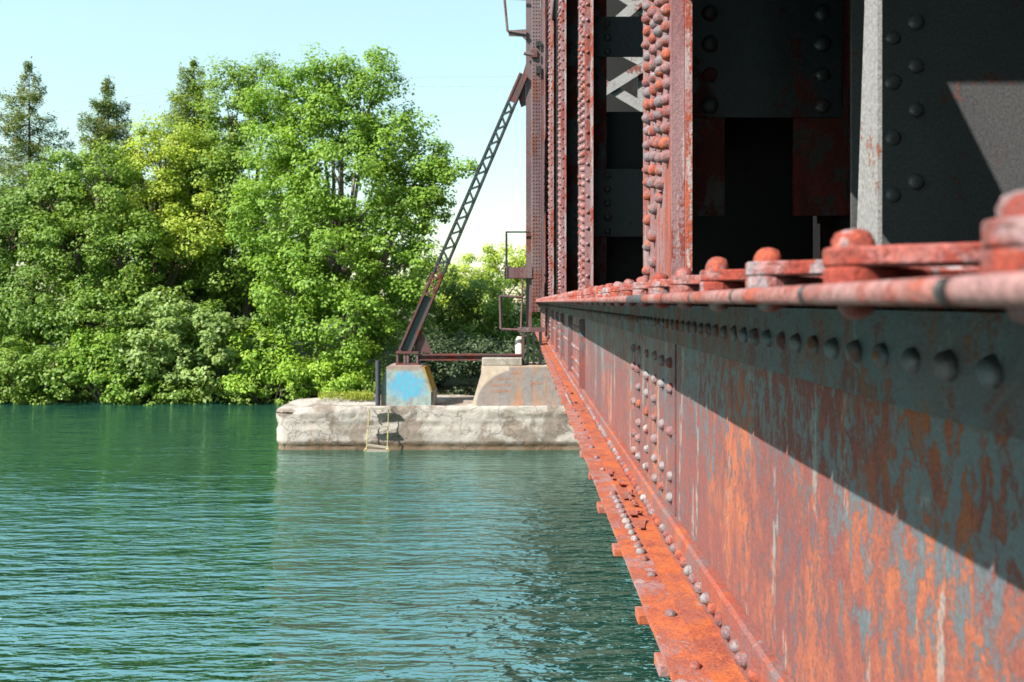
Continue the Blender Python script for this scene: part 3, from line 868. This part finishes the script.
# ------------------------------------------------------------------ the pier
PY = 21.6
PT = R(-2.81)
def pier():
    import bmesh
    # outline in plan, clockwise from the right front
    pts = []
    for i in range(170): pts.append((4.0 - i * (10.3 / 169), PY))
    for k in range(1, 11):
        a = math.radians(90 * k / 11)
        pts.append((-6.35 - 0.42 * math.sin(a), PY + 0.45 - 0.45 * math.cos(a)))
    for i in range(12): pts.append((-6.78, PY + 0.47 + i * 0.18))
    for i in range(30): pts.append((-6.5 + i * 0.36, PY + 2.6))
    n = len(pts)
    lev = [-0.9, -0.15, 0.05, 0.12, 0.2, 0.28, 0.36, 0.44, 0.52, 0.6, 0.68, 0.75, 0.82, 0.89, 0.96, 1.03, 1.09, 1.14, 1.17, PT]
    vs = []; fs = []
    cx, cy = -1.0, PY + 1.5
    for j, z in enumerate(lev):
        for (x, y) in pts:
            q = Vector((x * 0.8, y * 0.8, z * 1.9))
            d = 0.030 * mnoise.noise(q) + 0.026 * mnoise.noise(q * 3.1) + 0.016 * mnoise.noise(q * 7) + (0.035 if z > 0.93 and mnoise.noise(Vector((x * 1.3, y, 7.7))) > -0.22 else 0.0) - 0.035 * max(0, 1 - abs(z - 0.66 - 0.05 * mnoise.noise(Vector((x, 0, 4)))) / 0.06)
            inset = 0.0
            if z > 1.0: inset = max(0, z - 1.08) ** 2 * 2.5 * (1 + 0.8 * mnoise.noise(Vector((x * 2, y, 3))))
            und = 0.06 if 0.0 < z < 0.2 else 0.0
            nx_, ny_ = (x - cx), (y - cy)
            if abs(y - PY) < 0.02: nx_, ny_ = 0, -1
            L = math.hypot(nx_, ny_); nx_, ny_ = nx_ / L, ny_ / L
            off = d - inset - und
            zz_ = z + (0.03 * mnoise.noise(Vector((x * 1.7, y * 1.7, 9))) - (0.10 if x < -5.4 else 0) * max(0, min(1, (-5.2 - x) / 1.2)) if z > 1.05 else 0)
            vs.append((x + nx_ * off, y + ny_ * off, zz_))
    for j in range(len(lev) - 1):
        for i in range(n):
            i2 = (i + 1) % n
            fs.append((j*n+i, j*n+i2, (j+1)*n+i2, (j+1)*n+i)[::-1])
    top_ring = [(len(lev) - 1) * n + i for i in range(n)]
    fs.append(tuple(top_ring[::-1]))
    me = bpy.data.meshes.new('pier'); me.from_pydata(vs, [], fs)
    me.polygons.foreach_set('use_smooth', [True] * (len(fs) - 1) + [False])
    me.update()
    return me
pier_o = link('concrete_pier', pier(), None, MAT['pier'])
tag(pier_o, 'low weathered concrete pier standing in the water beside the bridge', 'pier')

def frustum(m, b, t, yb, yt, z0, z1, y2):
    """block with sloping sides: b,t = x ranges bottom/top; yb,yt front face y; y2 back"""
    m.add([(b[0],yb,z0),(b[1],yb,z0),(b[1],y2,z0),(b[0],y2,z0),(t[0],yt,z1),(t[1],yt,z1),(t[1],y2,z1),(t[0],y2,z1)],
          [(0,3,2,1),(4,5,6,7),(0,1,5,4),(1,2,6,5),(2,3,7,6),(3,0,4,7)])
BY = PY + 0.22
bb = MB()
x = lambda u: UX(u, BY)
z = lambda v: VZ(v, BY)
bb.prism([(x(381), PT - 0.03), (x(431), PT - 0.03), (x(431), z(392)), (x(422.5), z(367.2)), (x(421), z(366)), (x(388), z(366)), (x(386), z(367.2)), (x(381), z(386))], 'y', BY, BY + 1.05)
bo = bb.build('concrete_block', MAT['blue_block'], None)
tag(bo, 'small concrete block sprayed with blue graffiti, under the foot of the strut', 'block')
MB().prism([(x(422.6), z(367.2)), (x(424.2), z(367)), (x(432.6), z(392)), (x(431.1), z(392))], 'y', BY - 0.004, BY + 1.0).build('yellow_edge', MAT['yellow_edge'], bo)
MB().bbox(x(431.1), x(433.5), BY + 0.05, BY + 0.9, PT - 0.02, z(391), 0.01).build('side_slab', MAT['slab'], bo)

gb = MB()
gb.prism([(x(471.5), PT - 0.03), (1.5, PT - 0.03), (1.5, z(366)), (x(481.5), z(366)), (x(481), z(374))], 'y', BY, BY + 1.35)
go = gb.build('concrete_block', MAT['grey_block'], None)
tag(go, 'large concrete block with grey paint, orange lettering and rust runs under the bridge', 'block')
MB().bbox(x(481.8), x(522), BY + 0.08, BY + 1.25, z(365.8), z(358.2), 0.02).build('cap_slab', MAT['slab'], go)
def text(body, u, v, hpx, parent, name='lettering'):
    cu = bpy.data.curves.new(name, 'FONT'); cu.body = body; cu.size = hpx / FPX * BY * 1.4; cu.extrude = 0.002
    cu.space_character = 1.1
    to = bpy.data.objects.new(name, cu); COL.objects.link(to)
    to.rotation_euler = (math.radians(90), 0, 0); to.location = (x(u), BY - 0.003, z(v))
    bpy.context.view_layer.update()
    me = bpy.data.meshes.new_from_object(to.evaluated_get(bpy.context.evaluated_depsgraph_get()))
    me.transform(to.matrix_world)
    bpy.data.objects.remove(to)
    return link(name, me, parent, MAT['letter'])
text('TAPPY', 509, 374.5, 2.6, go)
text('TONI TI', 497.5, 380, 2.4, go)
text('BEAVTNE', 493, 386.5, 2.7, go)
text('LAWRENS', 493, 392.5, 2.8, go)
text('ERNEST', 531, 384.5, 2.4, go)

# steel pipe stump
m = MB().tube([(UX(378, 21.75), 21.75, PT - 0.02), (UX(378, 21.75), 21.75, VZ(360.5, 21.75))], 0.07, 14)
po = m.build('mooring_pipe', MAT['pipe'], None)
tag(po, 'upright black steel pipe post beside the blue block', 'post')

# rope ladder on the pier face
LY = PY - 0.17
ld = empty('ladder', (UX(379, LY), LY, 0.1))
tag(ld, 'short yellow rope ladder with wooden rungs hanging on the pier face', 'ladder')
L0 = [(UX(370, LY), LY + 0.30, VZ(406.5, LY + .3)), (UX(369.5, LY), LY - 0.02, VZ(408.5, LY)), (UX(368, LY), LY, VZ(427, LY)), (UX(366.5, LY), LY - 0.03, VZ(450.5, LY))]
L1 = [(UX(388.5, LY), LY + 0.30, VZ(406.5, LY + .3)), (UX(388.7, LY), LY - 0.02, VZ(408.5, LY)), (UX(388, LY), LY, VZ(427, LY)), (UX(387.5, LY), LY - 0.03, VZ(450.5, LY))]
MB().tube(L0, 0.015, 7).build('rail', MAT['rope'], ld); MB().tube(L1, 0.015, 7).build('rail', MAT['rope'], ld)
for (ua, va, ub, vb, hh) in ((368.5, 408.8, 391, 408.2, 0.06), (366.8, 426.8, 389.2, 426.2, 0.05), (366.8, 444.5, 389, 447.5, 0.05), (365.5, 450.2, 389, 450.3, 0.06)):
    MB().beam((UX(ua, LY), LY - 0.03, VZ(va, LY)), (UX(ub, LY), LY - 0.03, VZ(vb, LY)), 0.09, hh).build('rung', MAT['rung'], ld)
for uu in (366.5, 388):
    MB().tube([(UX(uu - 1.6, LY), LY - 0.05, VZ(451, LY)), (UX(uu, LY), LY - 0.08, VZ(447.5, LY)), (UX(uu + 1.6, LY), LY - 0.05, VZ(450.5, LY))], 0.025, 6).build('knot', MAT['rope'], ld)

# ------------------------------------------------------------------ the tower beside the bridge
TY = BY + 0.35
tw = empty('steel_tower', (0.2, TY, z(366)))
tag(tw, 'tall maroon riveted steel tower column with lattice strut beside the girder end', 'tower')
X = lambda u: UX(u, TY)
Z = lambda v: VZ(v, TY)
ZB = R(-0.75)
col = MB()
col.box(X(526.0), X(531.8), TY + 0.10, TY + 0.62, Z(333), R(10.6))
co = col.build('column', MAT['tower'], tw)
MB().box(X(531.9), X(540.2), TY, TY + 0.05, Z(312), R(10.6)).build('face_plate', MAT['tower'], co)
MB().box(X(540.6), X(544.0), TY + 0.02, TY + 0.05, Z(303), R(10.6)).build('face_plate', MAT['tower'], co)
rv = MB()
zz_ = Z(310)
while zz_ < R(9.5):
    for uu in (533.2, 536, 538.8):
        rv.dome((X(uu), TY, zz_), (0, -1, 0), 0.02, 1.0, 6)
    zz_ += 0.10
tag(rv.build('rivet_rows', MAT['tower'], co), kind='stuff')
# legs on the block
for (ua, ub) in ((521.5, 524.2), (526.5, 529), (532.5, 535), (539, 542)):
    MB().box(X(ua), X(ub), TY, TY + 0.12, z(366) - 0.01, Z(332)).box(X(ua) - 0.03, X(ub) + 0.03, TY - 0.04, TY + 0.16, z(366) - 0.005, z(366) + 0.03).build('leg', MAT['strut_red' if ua < 525 else 'dark'], tw)
MB().box(X(517.5), X(546), TY - 0.02, TY + 0.3, Z(331.9), Z(327.5)).build('bearing_beam', MAT['tower'], tw)
# latch bracket on the column
MB().box(X(531.5), X(537), TY - 0.10, TY - 0.002, Z(58), Z(50.5)).build('latch', MAT['strut_red'], tw)
MB().box(X(536), X(541.5), TY - 0.08, TY - 0.002, Z(47), Z(42)).box(X(536), X(541.5), TY - 0.08, TY - 0.002, Z(74), Z(67)).build('latch', MAT['dark'], tw)
MB().tube([(X(524), TY - 0.06, Z(54)), (X(534), TY - 0.06, Z(56))], 0.05, 8).build('latch_pin', MAT['tower'], tw)

# strut: laced box leaning out to the blue block
A = Vector((X(404), TY, Z(352))); B = Vector((X(523.5), TY, Z(74)))
d = (B - A).normalized(); s = Vector((d.z, 0, -d.x))   # sideways in the picture plane, to the right
wl0, wl1 = 0.145, 0.095
st = empty('strut', A); st.parent = tw; st.location = A - tw.location
def bar2(m, t0, t1, side, wd, y0, y1):
    for_pts = []
    for t in (t0, t1):
        c = A.lerp(B, t); w = wl0 + (wl1 - wl0) * t
        for k in (-1, 1):
            for_pts.append(c + s * (side * w + k * wd))
    p = [for_pts[0], for_pts[1], for_pts[3], for_pts[2]]
    m.prism([(q.x, q.z) for q in p], 'y', y0, y1)
for t0, t1, mt in ((0.0, 0.28, 'strut_red'), (0.281, 0.90, 'strut_dark'), (0.901, 1.0, 'strut_red')):
    for side in (-1, 1):
        m = MB(); bar2(m, t0, t1, side, 0.028, TY - 0.006, TY + 0.006); bar2(m, t0, t1, side + 0.06 * side, 0.010, TY + 0.007, TY + 0.30)
        bar2(m, t0, t1, side, 0.028, TY + 0.301, TY + 0.313)
        m.build('flange_angle', MAT[mt], st)
# cover plate on the lower part and at the head
m = MB(); bar2(m, 0.0, 0.20, 0.0, 0.11, TY + 0.09, TY + 0.10); m.build('web_plate', MAT['strut_dark'], st)
m = MB(); bar2(m, 0.90, 1.0, 0.0, 0.08, TY + 0.013, TY + 0.022); m.build('web_plate', MAT['strut_red'], st)
n = 26
for i in range(n):
    t0 = 0.20 + 0.70 * i / n; t1 = 0.20 + 0.70 * (i + 1) / n
    sg = -1 if i % 2 == 0 else 1
    c0 = A.lerp(B, t0); c1 = A.lerp(B, t1)
    w0 = wl0 + (wl1 - wl0) * t0
    m = MB().beam(c0 + s * (sg * w0) + Vector((0, -0.014, 0)), c1 + s * (-sg * w0) + Vector((0, -0.014, 0)), 0.062, 0.012, (0, 1, 0))
    m.build('lacing_bar', MAT['strut_dark' if t0 > 0.3 else 'strut_red'], st)
# foot and gusset
MB().box(X(396), X(419), TY - 0.04, TY + 0.4, Z(353.5), Z(351.4)).box(X(396), X(419), TY - 0.04, TY + 0.4, z(366) - 0.002, z(366) + 0.05).build('foot_plate', MAT['strut_red'], st)
for uu in (397.2, 404.5, 407.5, 417.0):
    MB().box(X(uu) - 0.028, X(uu) + 0.028, TY, TY + 0.34, z(366) + 0.051, Z(353.6)).build('foot_web', MAT['tower'], st)
MB().prism([(X(414), Z(352)), (X(432), Z(353.5)), (X(427), Z(342)), (X(420), Z(330)), (X(415), Z(340))], 'y', TY + 0.12, TY + 0.135).build('gusset', MAT['strut_red'], st)
# tie beam
m = MB().box(X(415), X(521), TY + 0.02, TY + 0.24, Z(355.6), Z(354.2)).box(X(415), X(521), TY + 0.12, TY + 0.14, Z(359.4), Z(355.6) - 0.0005).box(X(415), X(521), TY + 0.02, TY + 0.24, Z(360.6), Z(359.4) - 0.0005)
m.build('tie_beam', MAT['strut_red'], tw)
# head gusset on the column
MB().prism([(X(517), Z(92)), (X(525.9), Z(62)), (X(525.9), Z(104)), (X(521), Z(106))], 'y', TY + 0.14, TY + 0.16).build('head_gusset', MAT['strut_red'], tw)
# small cantilever platforms with railings
def railing(pts, mat, r=0.022):
    m = MB()
    for a, b in zip(pts[:-1], pts[1:]):
        m.tube([a, b], r, 6)
    return m.build('railing', MAT[mat], tw)
q = lambda u, v, dy=0.0: (UX(u, TY), TY + dy, VZ(v, TY))
railing([q(506.2, 266), q(506.2, 232), q(530, 232)], 'strut_dark', 0.025)
railing([q(506.2, 266, .7), q(506.2, 232, .7), q(506.2, 232, 0)], 'strut_dark', 0.022)
MB().box(X(505.2), X(532), TY - 0.03, TY + 0.75, Z(278), Z(267.2)).build('platform_beam', MAT['tower'], tw)
MB().box(X(504.6), X(505.1), TY - 0.05, TY + 0.77, Z(279), Z(266.2)).box(X(507), X(507.6), TY - 0.05, TY - 0.0305, Z(279), Z(266.2)).build('platform_end', MAT['strut_dark'], tw)
railing([q(522.6, 278), q(522.2, 300), q(521, 329)], 'tower', 0.03)
railing([q(521.5, 297), q(500, 296), q(501, 329), q(520, 330)], 'tower', 0.036)
railing([q(504.2, -4), q(507.5, 31), q(526, 34)], 'tower', 0.035)
railing([q(505, -2), q(526, -1)], 'strut_dark', 0.035)
MB().prism([(X(508), Z(30)), (X(526), Z(29)), (X(526), Z(40)), (X(522), Z(36)), (X(509), Z(35.5))], 'y', TY + 0.02, TY + 0.06).build('bracket', MAT['tower'], tw)
dr = MB().tube([q(519.6, 359, .35), q(519.6, 340, .35), q(519.6, 337, .35)], [0.125, 0.125, 0.085], 14).build('warning_drum', MAT['drum'], None)
tag(dr, 'small cream cylinder standing by the tower legs at the tie beam end', 'cylinder')

# ------------------------------------------------------------------ vegetation
def leaf_mesh(name, C, Nrm, size, aspect=0.6, droop=None):
    """one rhombic leaf per centre; C (n,3), Nrm (n,3)"""
    n = len(C); size = size * 0.84
    Nrm = Nrm / np.linalg.norm(Nrm, axis=1, keepdims=True)
    r = NRG.normal(size=(n, 3))
    if droop is not None: r = r * 0.5 + droop
    T = np.cross(Nrm, r); T /= np.linalg.norm(T, axis=1, keepdims=True) + 1e-9
    Bt = np.cross(Nrm, T)
    s = (size * NRG.uniform(0.65, 1.25, n))[:, None]
    V = np.empty((n, 4, 3))
    V[:, 0] = C - T * s * 0.5
    V[:, 1] = C + Bt * s * 0.5 * aspect
    V[:, 2] = C + T * s * 0.5 - Nrm * s * 0.12
    V[:, 3] = C - Bt * s * 0.5 * aspect
    me = bpy.data.meshes.new(name)
    me.vertices.add(n * 4); me.vertices.foreach_set('co', V.reshape(-1).astype(np.float32))
    me.loops.add(n * 4); me.loops.foreach_set('vertex_index', np.arange(n * 4, dtype=np.int32))
    me.polygons.add(n)
    me.polygons.foreach_set('loop_start', np.arange(0, n * 4, 4, dtype=np.int32))
    me.polygons.foreach_set('loop_total', np.full(n, 4, dtype=np.int32))
    me.update(calc_edges=True)
    return me

def clump_points(lobes, clumps, per, rad, flat=0.7):
    per *= 1.5; rad *= 1.08
    """leaf centres + normals: clumps spread in the outer shell of each lobe (c, r)"""
    C = []; N = []; K = []
    vol = [l[1][0] * l[1][1] * l[1][2] for l in lobes]
    for (c, r), v in zip(lobes, vol):
        k = max(4, int(clumps * v ** 0.67 / sum(q ** 0.67 for q in vol)))
        d = NRG.normal(size=(k, 3)); d /= np.linalg.norm(d, axis=1, keepdims=True)
        rr = NRG.uniform(0.25, 1.12, k) ** 0.5
        P = np.array(c) + d * np.array(r) * rr[:, None]
        for p, dd in zip(P, d):
            m = int(per * NRG.uniform(0.6, 1.4)); R_ = rad * NRG.uniform(0.6, 1.4)
            q = NRG.normal(size=(m, 3)); q /= np.linalg.norm(q, axis=1, keepdims=True)
            q *= (NRG.uniform(0, 1, m) ** 0.4)[:, None]
            C.append(p + q * np.array([R_, R_, R_ * flat]))
            N.append(q * 0.9 + dd * 0.35 + np.array([-0.1, -0.25, 0.75]) + NRG.normal(size=(m, 3)) * 0.45)
            K.append(p)
    return np.concatenate(C), np.concatenate(N), K

def broadleaf(name, label, base, lobes, clumps, per, rad, size, lmat, trunk_r=0.16, bark='bark', cat='tree', stems=1, group=None):
    root = empty(name, base)
    tag(root, label, cat, group)
    C, N, K = clump_points(lobes, clumps, per, rad)
    link('crown', leaf_mesh('crown', C, N, size), root, MAT[lmat])
    m = MB()
    b = Vector(base)
    topc = max(lobes, key=lambda l: l[0][2])[0]
    for sidx in range(stems):
        bb_ = b + Vector((random.uniform(-.3, .3) * (stems > 1), random.uniform(-.3, .3) * (stems > 1), -0.2))
        tp = Vector(topc) + Vector((random.uniform(-.5, .5), random.uniform(-.5, .5), 0)) if sidx == 0 else Vector(random.choice(lobes)[0])
        mids = [bb_.lerp(tp, t) + Vector((random.uniform(-.15, .15), random.uniform(-.15, .15), 0)) for t in (0.25, 0.5, 0.75)]
        pts = [bb_] + mids + [tp]
        m.tube(pts, [trunk_r, trunk_r * 0.8, trunk_r * 0.6, trunk_r * 0.4, trunk_r * 0.12], 8)
    trunk = m.build('trunk', MAT[bark], root)
    lm = MB()
    for (c, r) in lobes:
        c = Vector(c)
        t0 = b.lerp(Vector(topc), random.uniform(0.2, 0.45))
        lm.tube([t0, t0.lerp(c, 0.5) + Vector((0, 0, 0.25)), c], [trunk_r * 0.5, trunk_r * 0.32, trunk_r * 0.12], 6)
    for p in random.sample(K, min(len(K), 60)):
        p = Vector(p)
        c = Vector(min(lobes, key=lambda l: (Vector(l[0]) - p).length)[0])
        lm.tube([c.lerp(b, 0.1), c.lerp(p, 0.55) + Vector((0, 0, -0.1)), p], [0.035, 0.025, 0.010], 5)
    lm.build('limbs', MAT[bark], root)
    return root

def lobe(u, v, y, ru, rv, ry=None):
    rx = ru / FPX * y; rz = rv / FPX * y
    return ((UX(u, y), y, VZ(v, y)), (rx, ry if ry else rx * 0.9, rz))

def spruce(label, u, y, vtop, hw_px, vbase, mat, nlev=26, gap=0.0, seed=0):
    rnd = random.Random(seed)
    x0 = UX(u, y); zt = VZ(vtop, y); zb = ground_z(x0, y)
    root = empty('spruce_tree', (x0, y, zb)); tag(root, label, 'tree')
    MB().tube([(x0, y, zb - .2), (x0 + .05, y, (zb + zt) / 2), (x0, y, zt)], [0.16, 0.10, 0.012], 7).build('trunk', MAT['bark'], root)
    C = []; N = []; lm = MB()
    zlow = VZ(vbase, y)
    for i in range(nlev):
        t = (i + 0.3) / nlev
        zc = zt - (zt - zlow) * t
        L = hw_px / FPX * y * (t ** 0.8) * rnd.uniform(0.75, 1.15) + 0.05
        nb = 5 if i > 2 else 3
        a0 = rnd.uniform(0, 6.28)
        for k in range(nb):
            if rnd.random() < gap: continue
            a = a0 + k * 2 * math.pi / nb + rnd.uniform(-.3, .3)
            Lb = L * rnd.uniform(0.45, 1.2)
            dr_ = Vector((math.cos(a), math.sin(a), 0))
            st_ = Vector((x0, y, zc))
            tip = st_ + dr_ * Lb + Vector((0, 0, -0.12 * Lb + 0.05))
            mid = st_ + dr_ * Lb * 0.55 + Vector((0, 0, -0.18 * Lb))
            lm.tube([st_, mid, tip], [0.028, 0.018, 0.006], 5)
            m = int(70 + 230 * Lb)
            for _ in range(m):
                q = rnd.uniform(0.2, 1.02)
                p = (st_.lerp(mid, q / 0.55) if q < 0.55 else mid.lerp(tip, (q - 0.55) / 0.45))
                wdt = 0.20 * Lb * (1 - q * 0.7) + 0.07
                sd = Vector((-dr_.y, dr_.x, 0)) * rnd.gauss(0, wdt)
                C.append(p + sd + Vector((0, 0, rnd.gauss(-0.10, 0.15))))
                N.append((rnd.gauss(0, .5), rnd.gauss(0, .5) - 0.2, 0.8))
    link('crown', leaf_mesh('crown', np.array([c[:] for c in C]), np.array(N), 0.20, 0.32), root, MAT[mat])
    lm.tube([(x0, y, zb), (x0, y, zt)], [0.05, 0.01], 5)
    lm.build('branches', MAT['bark'], root)
    return root

spruce('tall sparse brownish spruce at the far left rising above the trees', 29, 39, 62, 84, 250, 'needles', 19, 0.14, 1)
spruce('narrow brown-tipped spruce between the far left spruce and the yellow-green tree', 108, 39, 78, 80, 240, 'needles', 22, 0.06, 2)
spruce('green spruce peak just left of the big maples, behind them', 194, 40, 60, 96, 220, 'needles_green', 20, 0.05, 3)

def gz(u, y): return (UX(u, y), y, ground_z(UX(u, y), y))
broadleaf('broadleaf_tree', 'dark green leafy tree at the left edge below the sparse spruce', gz(20, 34.5),
          [lobe(10, 235, 34.5, 48, 40), lobe(45, 205, 35, 38, 38), lobe(-30, 215, 35, 46, 55), lobe(30, 300, 34, 55, 45), lobe(-20, 320, 34, 60, 50)], 300, 75, 0.50, 0.19, 'leaf_dark')
broadleaf('broadleaf_tree', 'mid green bushy tree under the narrow brown-tipped spruce', gz(100, 34),
          [lobe(98, 190, 34.5, 42, 45), lobe(75, 245, 34, 45, 45), lobe(125, 255, 34, 40, 50), lobe(95, 320, 33.4, 55, 45), lobe(60, 180, 35, 26, 26)], 300, 75, 0.48, 0.18, 'leaf_mid')
broadleaf('broadleaf_tree', 'yellow-green airy tree left of the big maples', gz(172, 35.5),
          [lobe(160, 160, 35.5, 36, 40), lobe(195, 175, 36, 36, 48), lobe(150, 215, 35.5, 36, 38), lobe(200, 232, 35, 36, 36), lobe(135, 150, 36, 16, 20)], 220, 66, 0.46, 0.17, 'leaf_yellow')
broadleaf('maple_tree', 'tall green maple standing close behind the left side of the largest maple', gz(240, 36.5),
          [lobe(232, 112, 36.5, 30, 50), lobe(266, 98, 37, 36, 42), lobe(215, 175, 36.5, 34, 48), lobe(255, 190, 36, 44, 56), lobe(230, 260, 36, 44, 40)], 330, 72, 0.52, 0.18, 'leaf_mid', 0.2)
broadleaf('maple_tree', 'largest bright green maple with wide rounded crown nearest the strut', gz(340, 33.6),
          [lobe(318, 95, 34, 42, 44), lobe(365, 98, 34, 34, 44), lobe(290, 130, 34, 46, 55), lobe(392, 140, 33.8, 38, 50), lobe(340, 165, 33.2, 62, 66),
           lobe(432, 182, 33.6, 32, 22), lobe(405, 205, 33.4, 44, 42), lobe(280, 215, 33.4, 52, 52), lobe(330, 255, 32.8, 62, 52), lobe(395, 265, 33, 44, 44),
           lobe(345, 320, 32.6, 58, 36), lobe(290, 290, 33, 44, 40), lobe(448, 168, 33.4, 24, 14), lobe(425, 160, 33.6, 26, 24), lobe(330, 70, 34.2, 22, 26), lobe(375, 75, 34.2, 16, 26)], 620, 92, 0.55, 0.19, 'leaf_maple', 0.22, 'greybark', stems=3)
broadleaf('broadleaf_tree', 'dark low tree behind the pier between strut and tower', gz(455, 40),
          [lobe(448, 305, 40, 26, 34), lobe(480, 312, 40.5, 30, 32), lobe(510, 315, 41, 26, 36), lobe(455, 355, 39.5, 34, 34), lobe(500, 365, 40, 34, 34), lobe(545, 340, 41, 34, 40)], 260, 75, 0.5, 0.19, 'leaf_dark')
broadleaf('broadleaf_tree', 'distant yellow-green tree with pale top behind the tower railings', gz(490, 56),
          [lobe(470, 272, 56, 24, 20), lobe(500, 265, 57, 24, 20), lobe(440, 282, 57, 26, 22), lobe(530, 270, 58, 26, 24), lobe(480, 300, 55, 40, 22)], 170, 66, 0.62, 0.24, 'leaf_yellow')

# shrubs one can pick out at the water
def shrub(label, lobes, u, y, clumps, per, rad, size, mat):
    root = empty('bank_shrub', gz(u, y)); tag(root, label, 'shrub')
    C, N, K = clump_points(lobes, clumps, per, rad)
    link('foliage', leaf_mesh('foliage', C, N, size), root, MAT[mat])
    m = MB(); b = Vector(gz(u, y))
    for p in random.sample(K, min(len(K), 14)):
        p = Vector(p); m.tube([b + Vector((random.uniform(-.3, .3), 0, -.1)), b.lerp(p, 0.6) + Vector((0, 0, .2)), p], [0.04, 0.025, 0.008], 5)
    m.build('stems', MAT['greybark'], root)
shrub('pale green large-leaved shrub on the bank below the yellow-green tree', [lobe(170, 315, 32.6, 42, 28), lobe(205, 335, 32.3, 46, 30), lobe(160, 355, 32.2, 40, 32), lobe(215, 372, 31.9, 34, 22)], 180, 32.4, 120, 60, 0.42, 0.24, 'leaf_pale')
shrub('bright green shrub on the bank below the left part of the largest maple', [lobe(262, 355, 32.2, 30, 30), lobe(288, 372, 31.9, 26, 24), lobe(245, 382, 31.8, 26, 18)], 268, 32, 80, 70, 0.36, 0.17, 'leaf_bright')
shrub('rounded bright shrub at the waterline just left of the pier', [lobe(340, 378, 31.8, 24, 20), lobe(320, 368, 32, 20, 18), lobe(358, 360, 32.2, 20, 18)], 338, 31.9, 66, 70, 0.34, 0.16, 'leaf_bright')
shrub('green shrub hanging over the water at the left edge of the bank', [lobe(22, 365, 32, 40, 30), lobe(60, 375, 31.8, 34, 24), lobe(-15, 372, 32, 34, 26)], 24, 32, 100, 70, 0.4, 0.18, 'leaf_mid')
shrub('leafy mid green shrub below the bushy tree, left of the pale one', [lobe(105, 360, 32, 36, 32), lobe(130, 385, 31.7, 26, 16)], 112, 32, 80, 70, 0.4, 0.17, 'leaf_maple')

# undergrowth and the wood behind: nobody could count it
def mass(name, label, boxes, mat, size, per, rad):
    C = []; N = []
    for (u0, u1, v0, v1, y0, y1, k) in boxes:
        lob = []
        for _ in range(k):
            yy = random.uniform(y0, y1)
            lob.append(lobe(random.uniform(u0, u1), random.uniform(v0, v1), yy, random.uniform(14, 26), random.uniform(10, 20)))
        c, n_, _ = clump_points(lob, k * 6, per, rad)
        C.append(c); N.append(n_)
    o = link(name, leaf_mesh(name, np.concatenate(C), np.concatenate(N), size), None, MAT[mat])
    tag(o, label, 'undergrowth', None, 'stuff')
mass('undergrowth', 'dense dark undergrowth along the far bank between trunks and water', [(-60, 420, 300, 396, 32.2, 34.5, 60), (-60, 560, 330, 380, 36, 40, 40)], 'leaf_dark', 0.19, 44, 0.45)
mass('thicket', 'shade-darkened thicket behind the pier between the two concrete blocks', [(420, 575, 342, 398, 31.8, 34.5, 46)], 'leaf_shaded', 0.16, 50, 0.42)
mass('waterside_growth', 'low mixed green growth at the waterline of the far bank', [(-60, 400, 385, 399, 31.5, 32.2, 46)], 'leaf_mid', 0.15, 42, 0.3)
mass('wood', 'far wood closing the view behind the bank trees', [(-120, 420, 200, 330, 42, 50, 190), (60, 330, 240, 330, 37.5, 42, 70), (400, 640, 285, 350, 50, 60, 26)], 'leaf_dark', 0.30, 40, 0.8)
# grass on the pier
C = []; N = []
for _ in range(1500):
    uu = random.choice((random.uniform(318, 374), random.uniform(345, 372)))
    yy = PY + 1.3 + random.uniform(0, 1.0)
    C.append((UX(uu, yy), yy, PT + random.uniform(0.0, 0.22) * random.random() ** 0.5)); N.append((random.gauss(0, 1), random.gauss(0, 1) - .5, 0.25))
tag(link('grass', leaf_mesh('grass', np.array(C), np.array(N), 0.11, 0.3), None, MAT['grass']), 'yellow-green weeds growing on the back of the pier top', 'grass', None, 'stuff')

# house glimpsed between the trees
HY = 47.0
h = empty('house', (UX(172, HY), HY, ground_z(UX(172, HY), HY)))
tag(h, 'red house with brown roof mostly hidden behind the bank trees', 'house')
hx0, hx1 = UX(148, HY), UX(196, HY); hz0 = h.location.z - 0.2; hz1 = VZ(274, HY)
MB().box(hx0, hx1, HY, HY + 6, hz0, hz1).build('wall', MAT['house_wall'], h)
MB().prism([(HY - 0.5, hz1 + 0.001), (HY + 6.5, hz1 + 0.001), (HY + 3, hz1 + 1.7)], 'x', hx0 - 0.4, hx1 + 0.4).build('roof', MAT['house_roof'], h)
for uu in (166,):
    wf = MB().box(UX(uu - 7, HY), UX(uu + 7, HY), HY - 0.06, HY - 0.001, VZ(298, HY), VZ(277, HY)).build('window', MAT['white'], h)
    MB().box(UX(uu - 5, HY), UX(uu + 5, HY), HY - 0.066, HY - 0.061, VZ(296, HY), VZ(279, HY)).build('pane', MAT['pipe'], wf)

# power lines far off
for i, (va, vb) in enumerate(((104, 78), (112, 86))):
    m = MB().tube([(UX(-300, 160), 160, VZ(va + 26, 160)), (UX(60, 150), 150, VZ(va, 150)), (UX(300, 145), 145, VZ(vb, 145)), (UX(560, 140), 140, VZ(vb - 2 + 3 * i, 140)), (UX(900, 140), 140, VZ(vb - 6, 140))], 0.03, 5)
    tag(m.build('power_line', MAT['wire'], None), ('upper' if i == 0 else 'lower') + ' of two thin power lines crossing the sky behind the trees', 'wire')
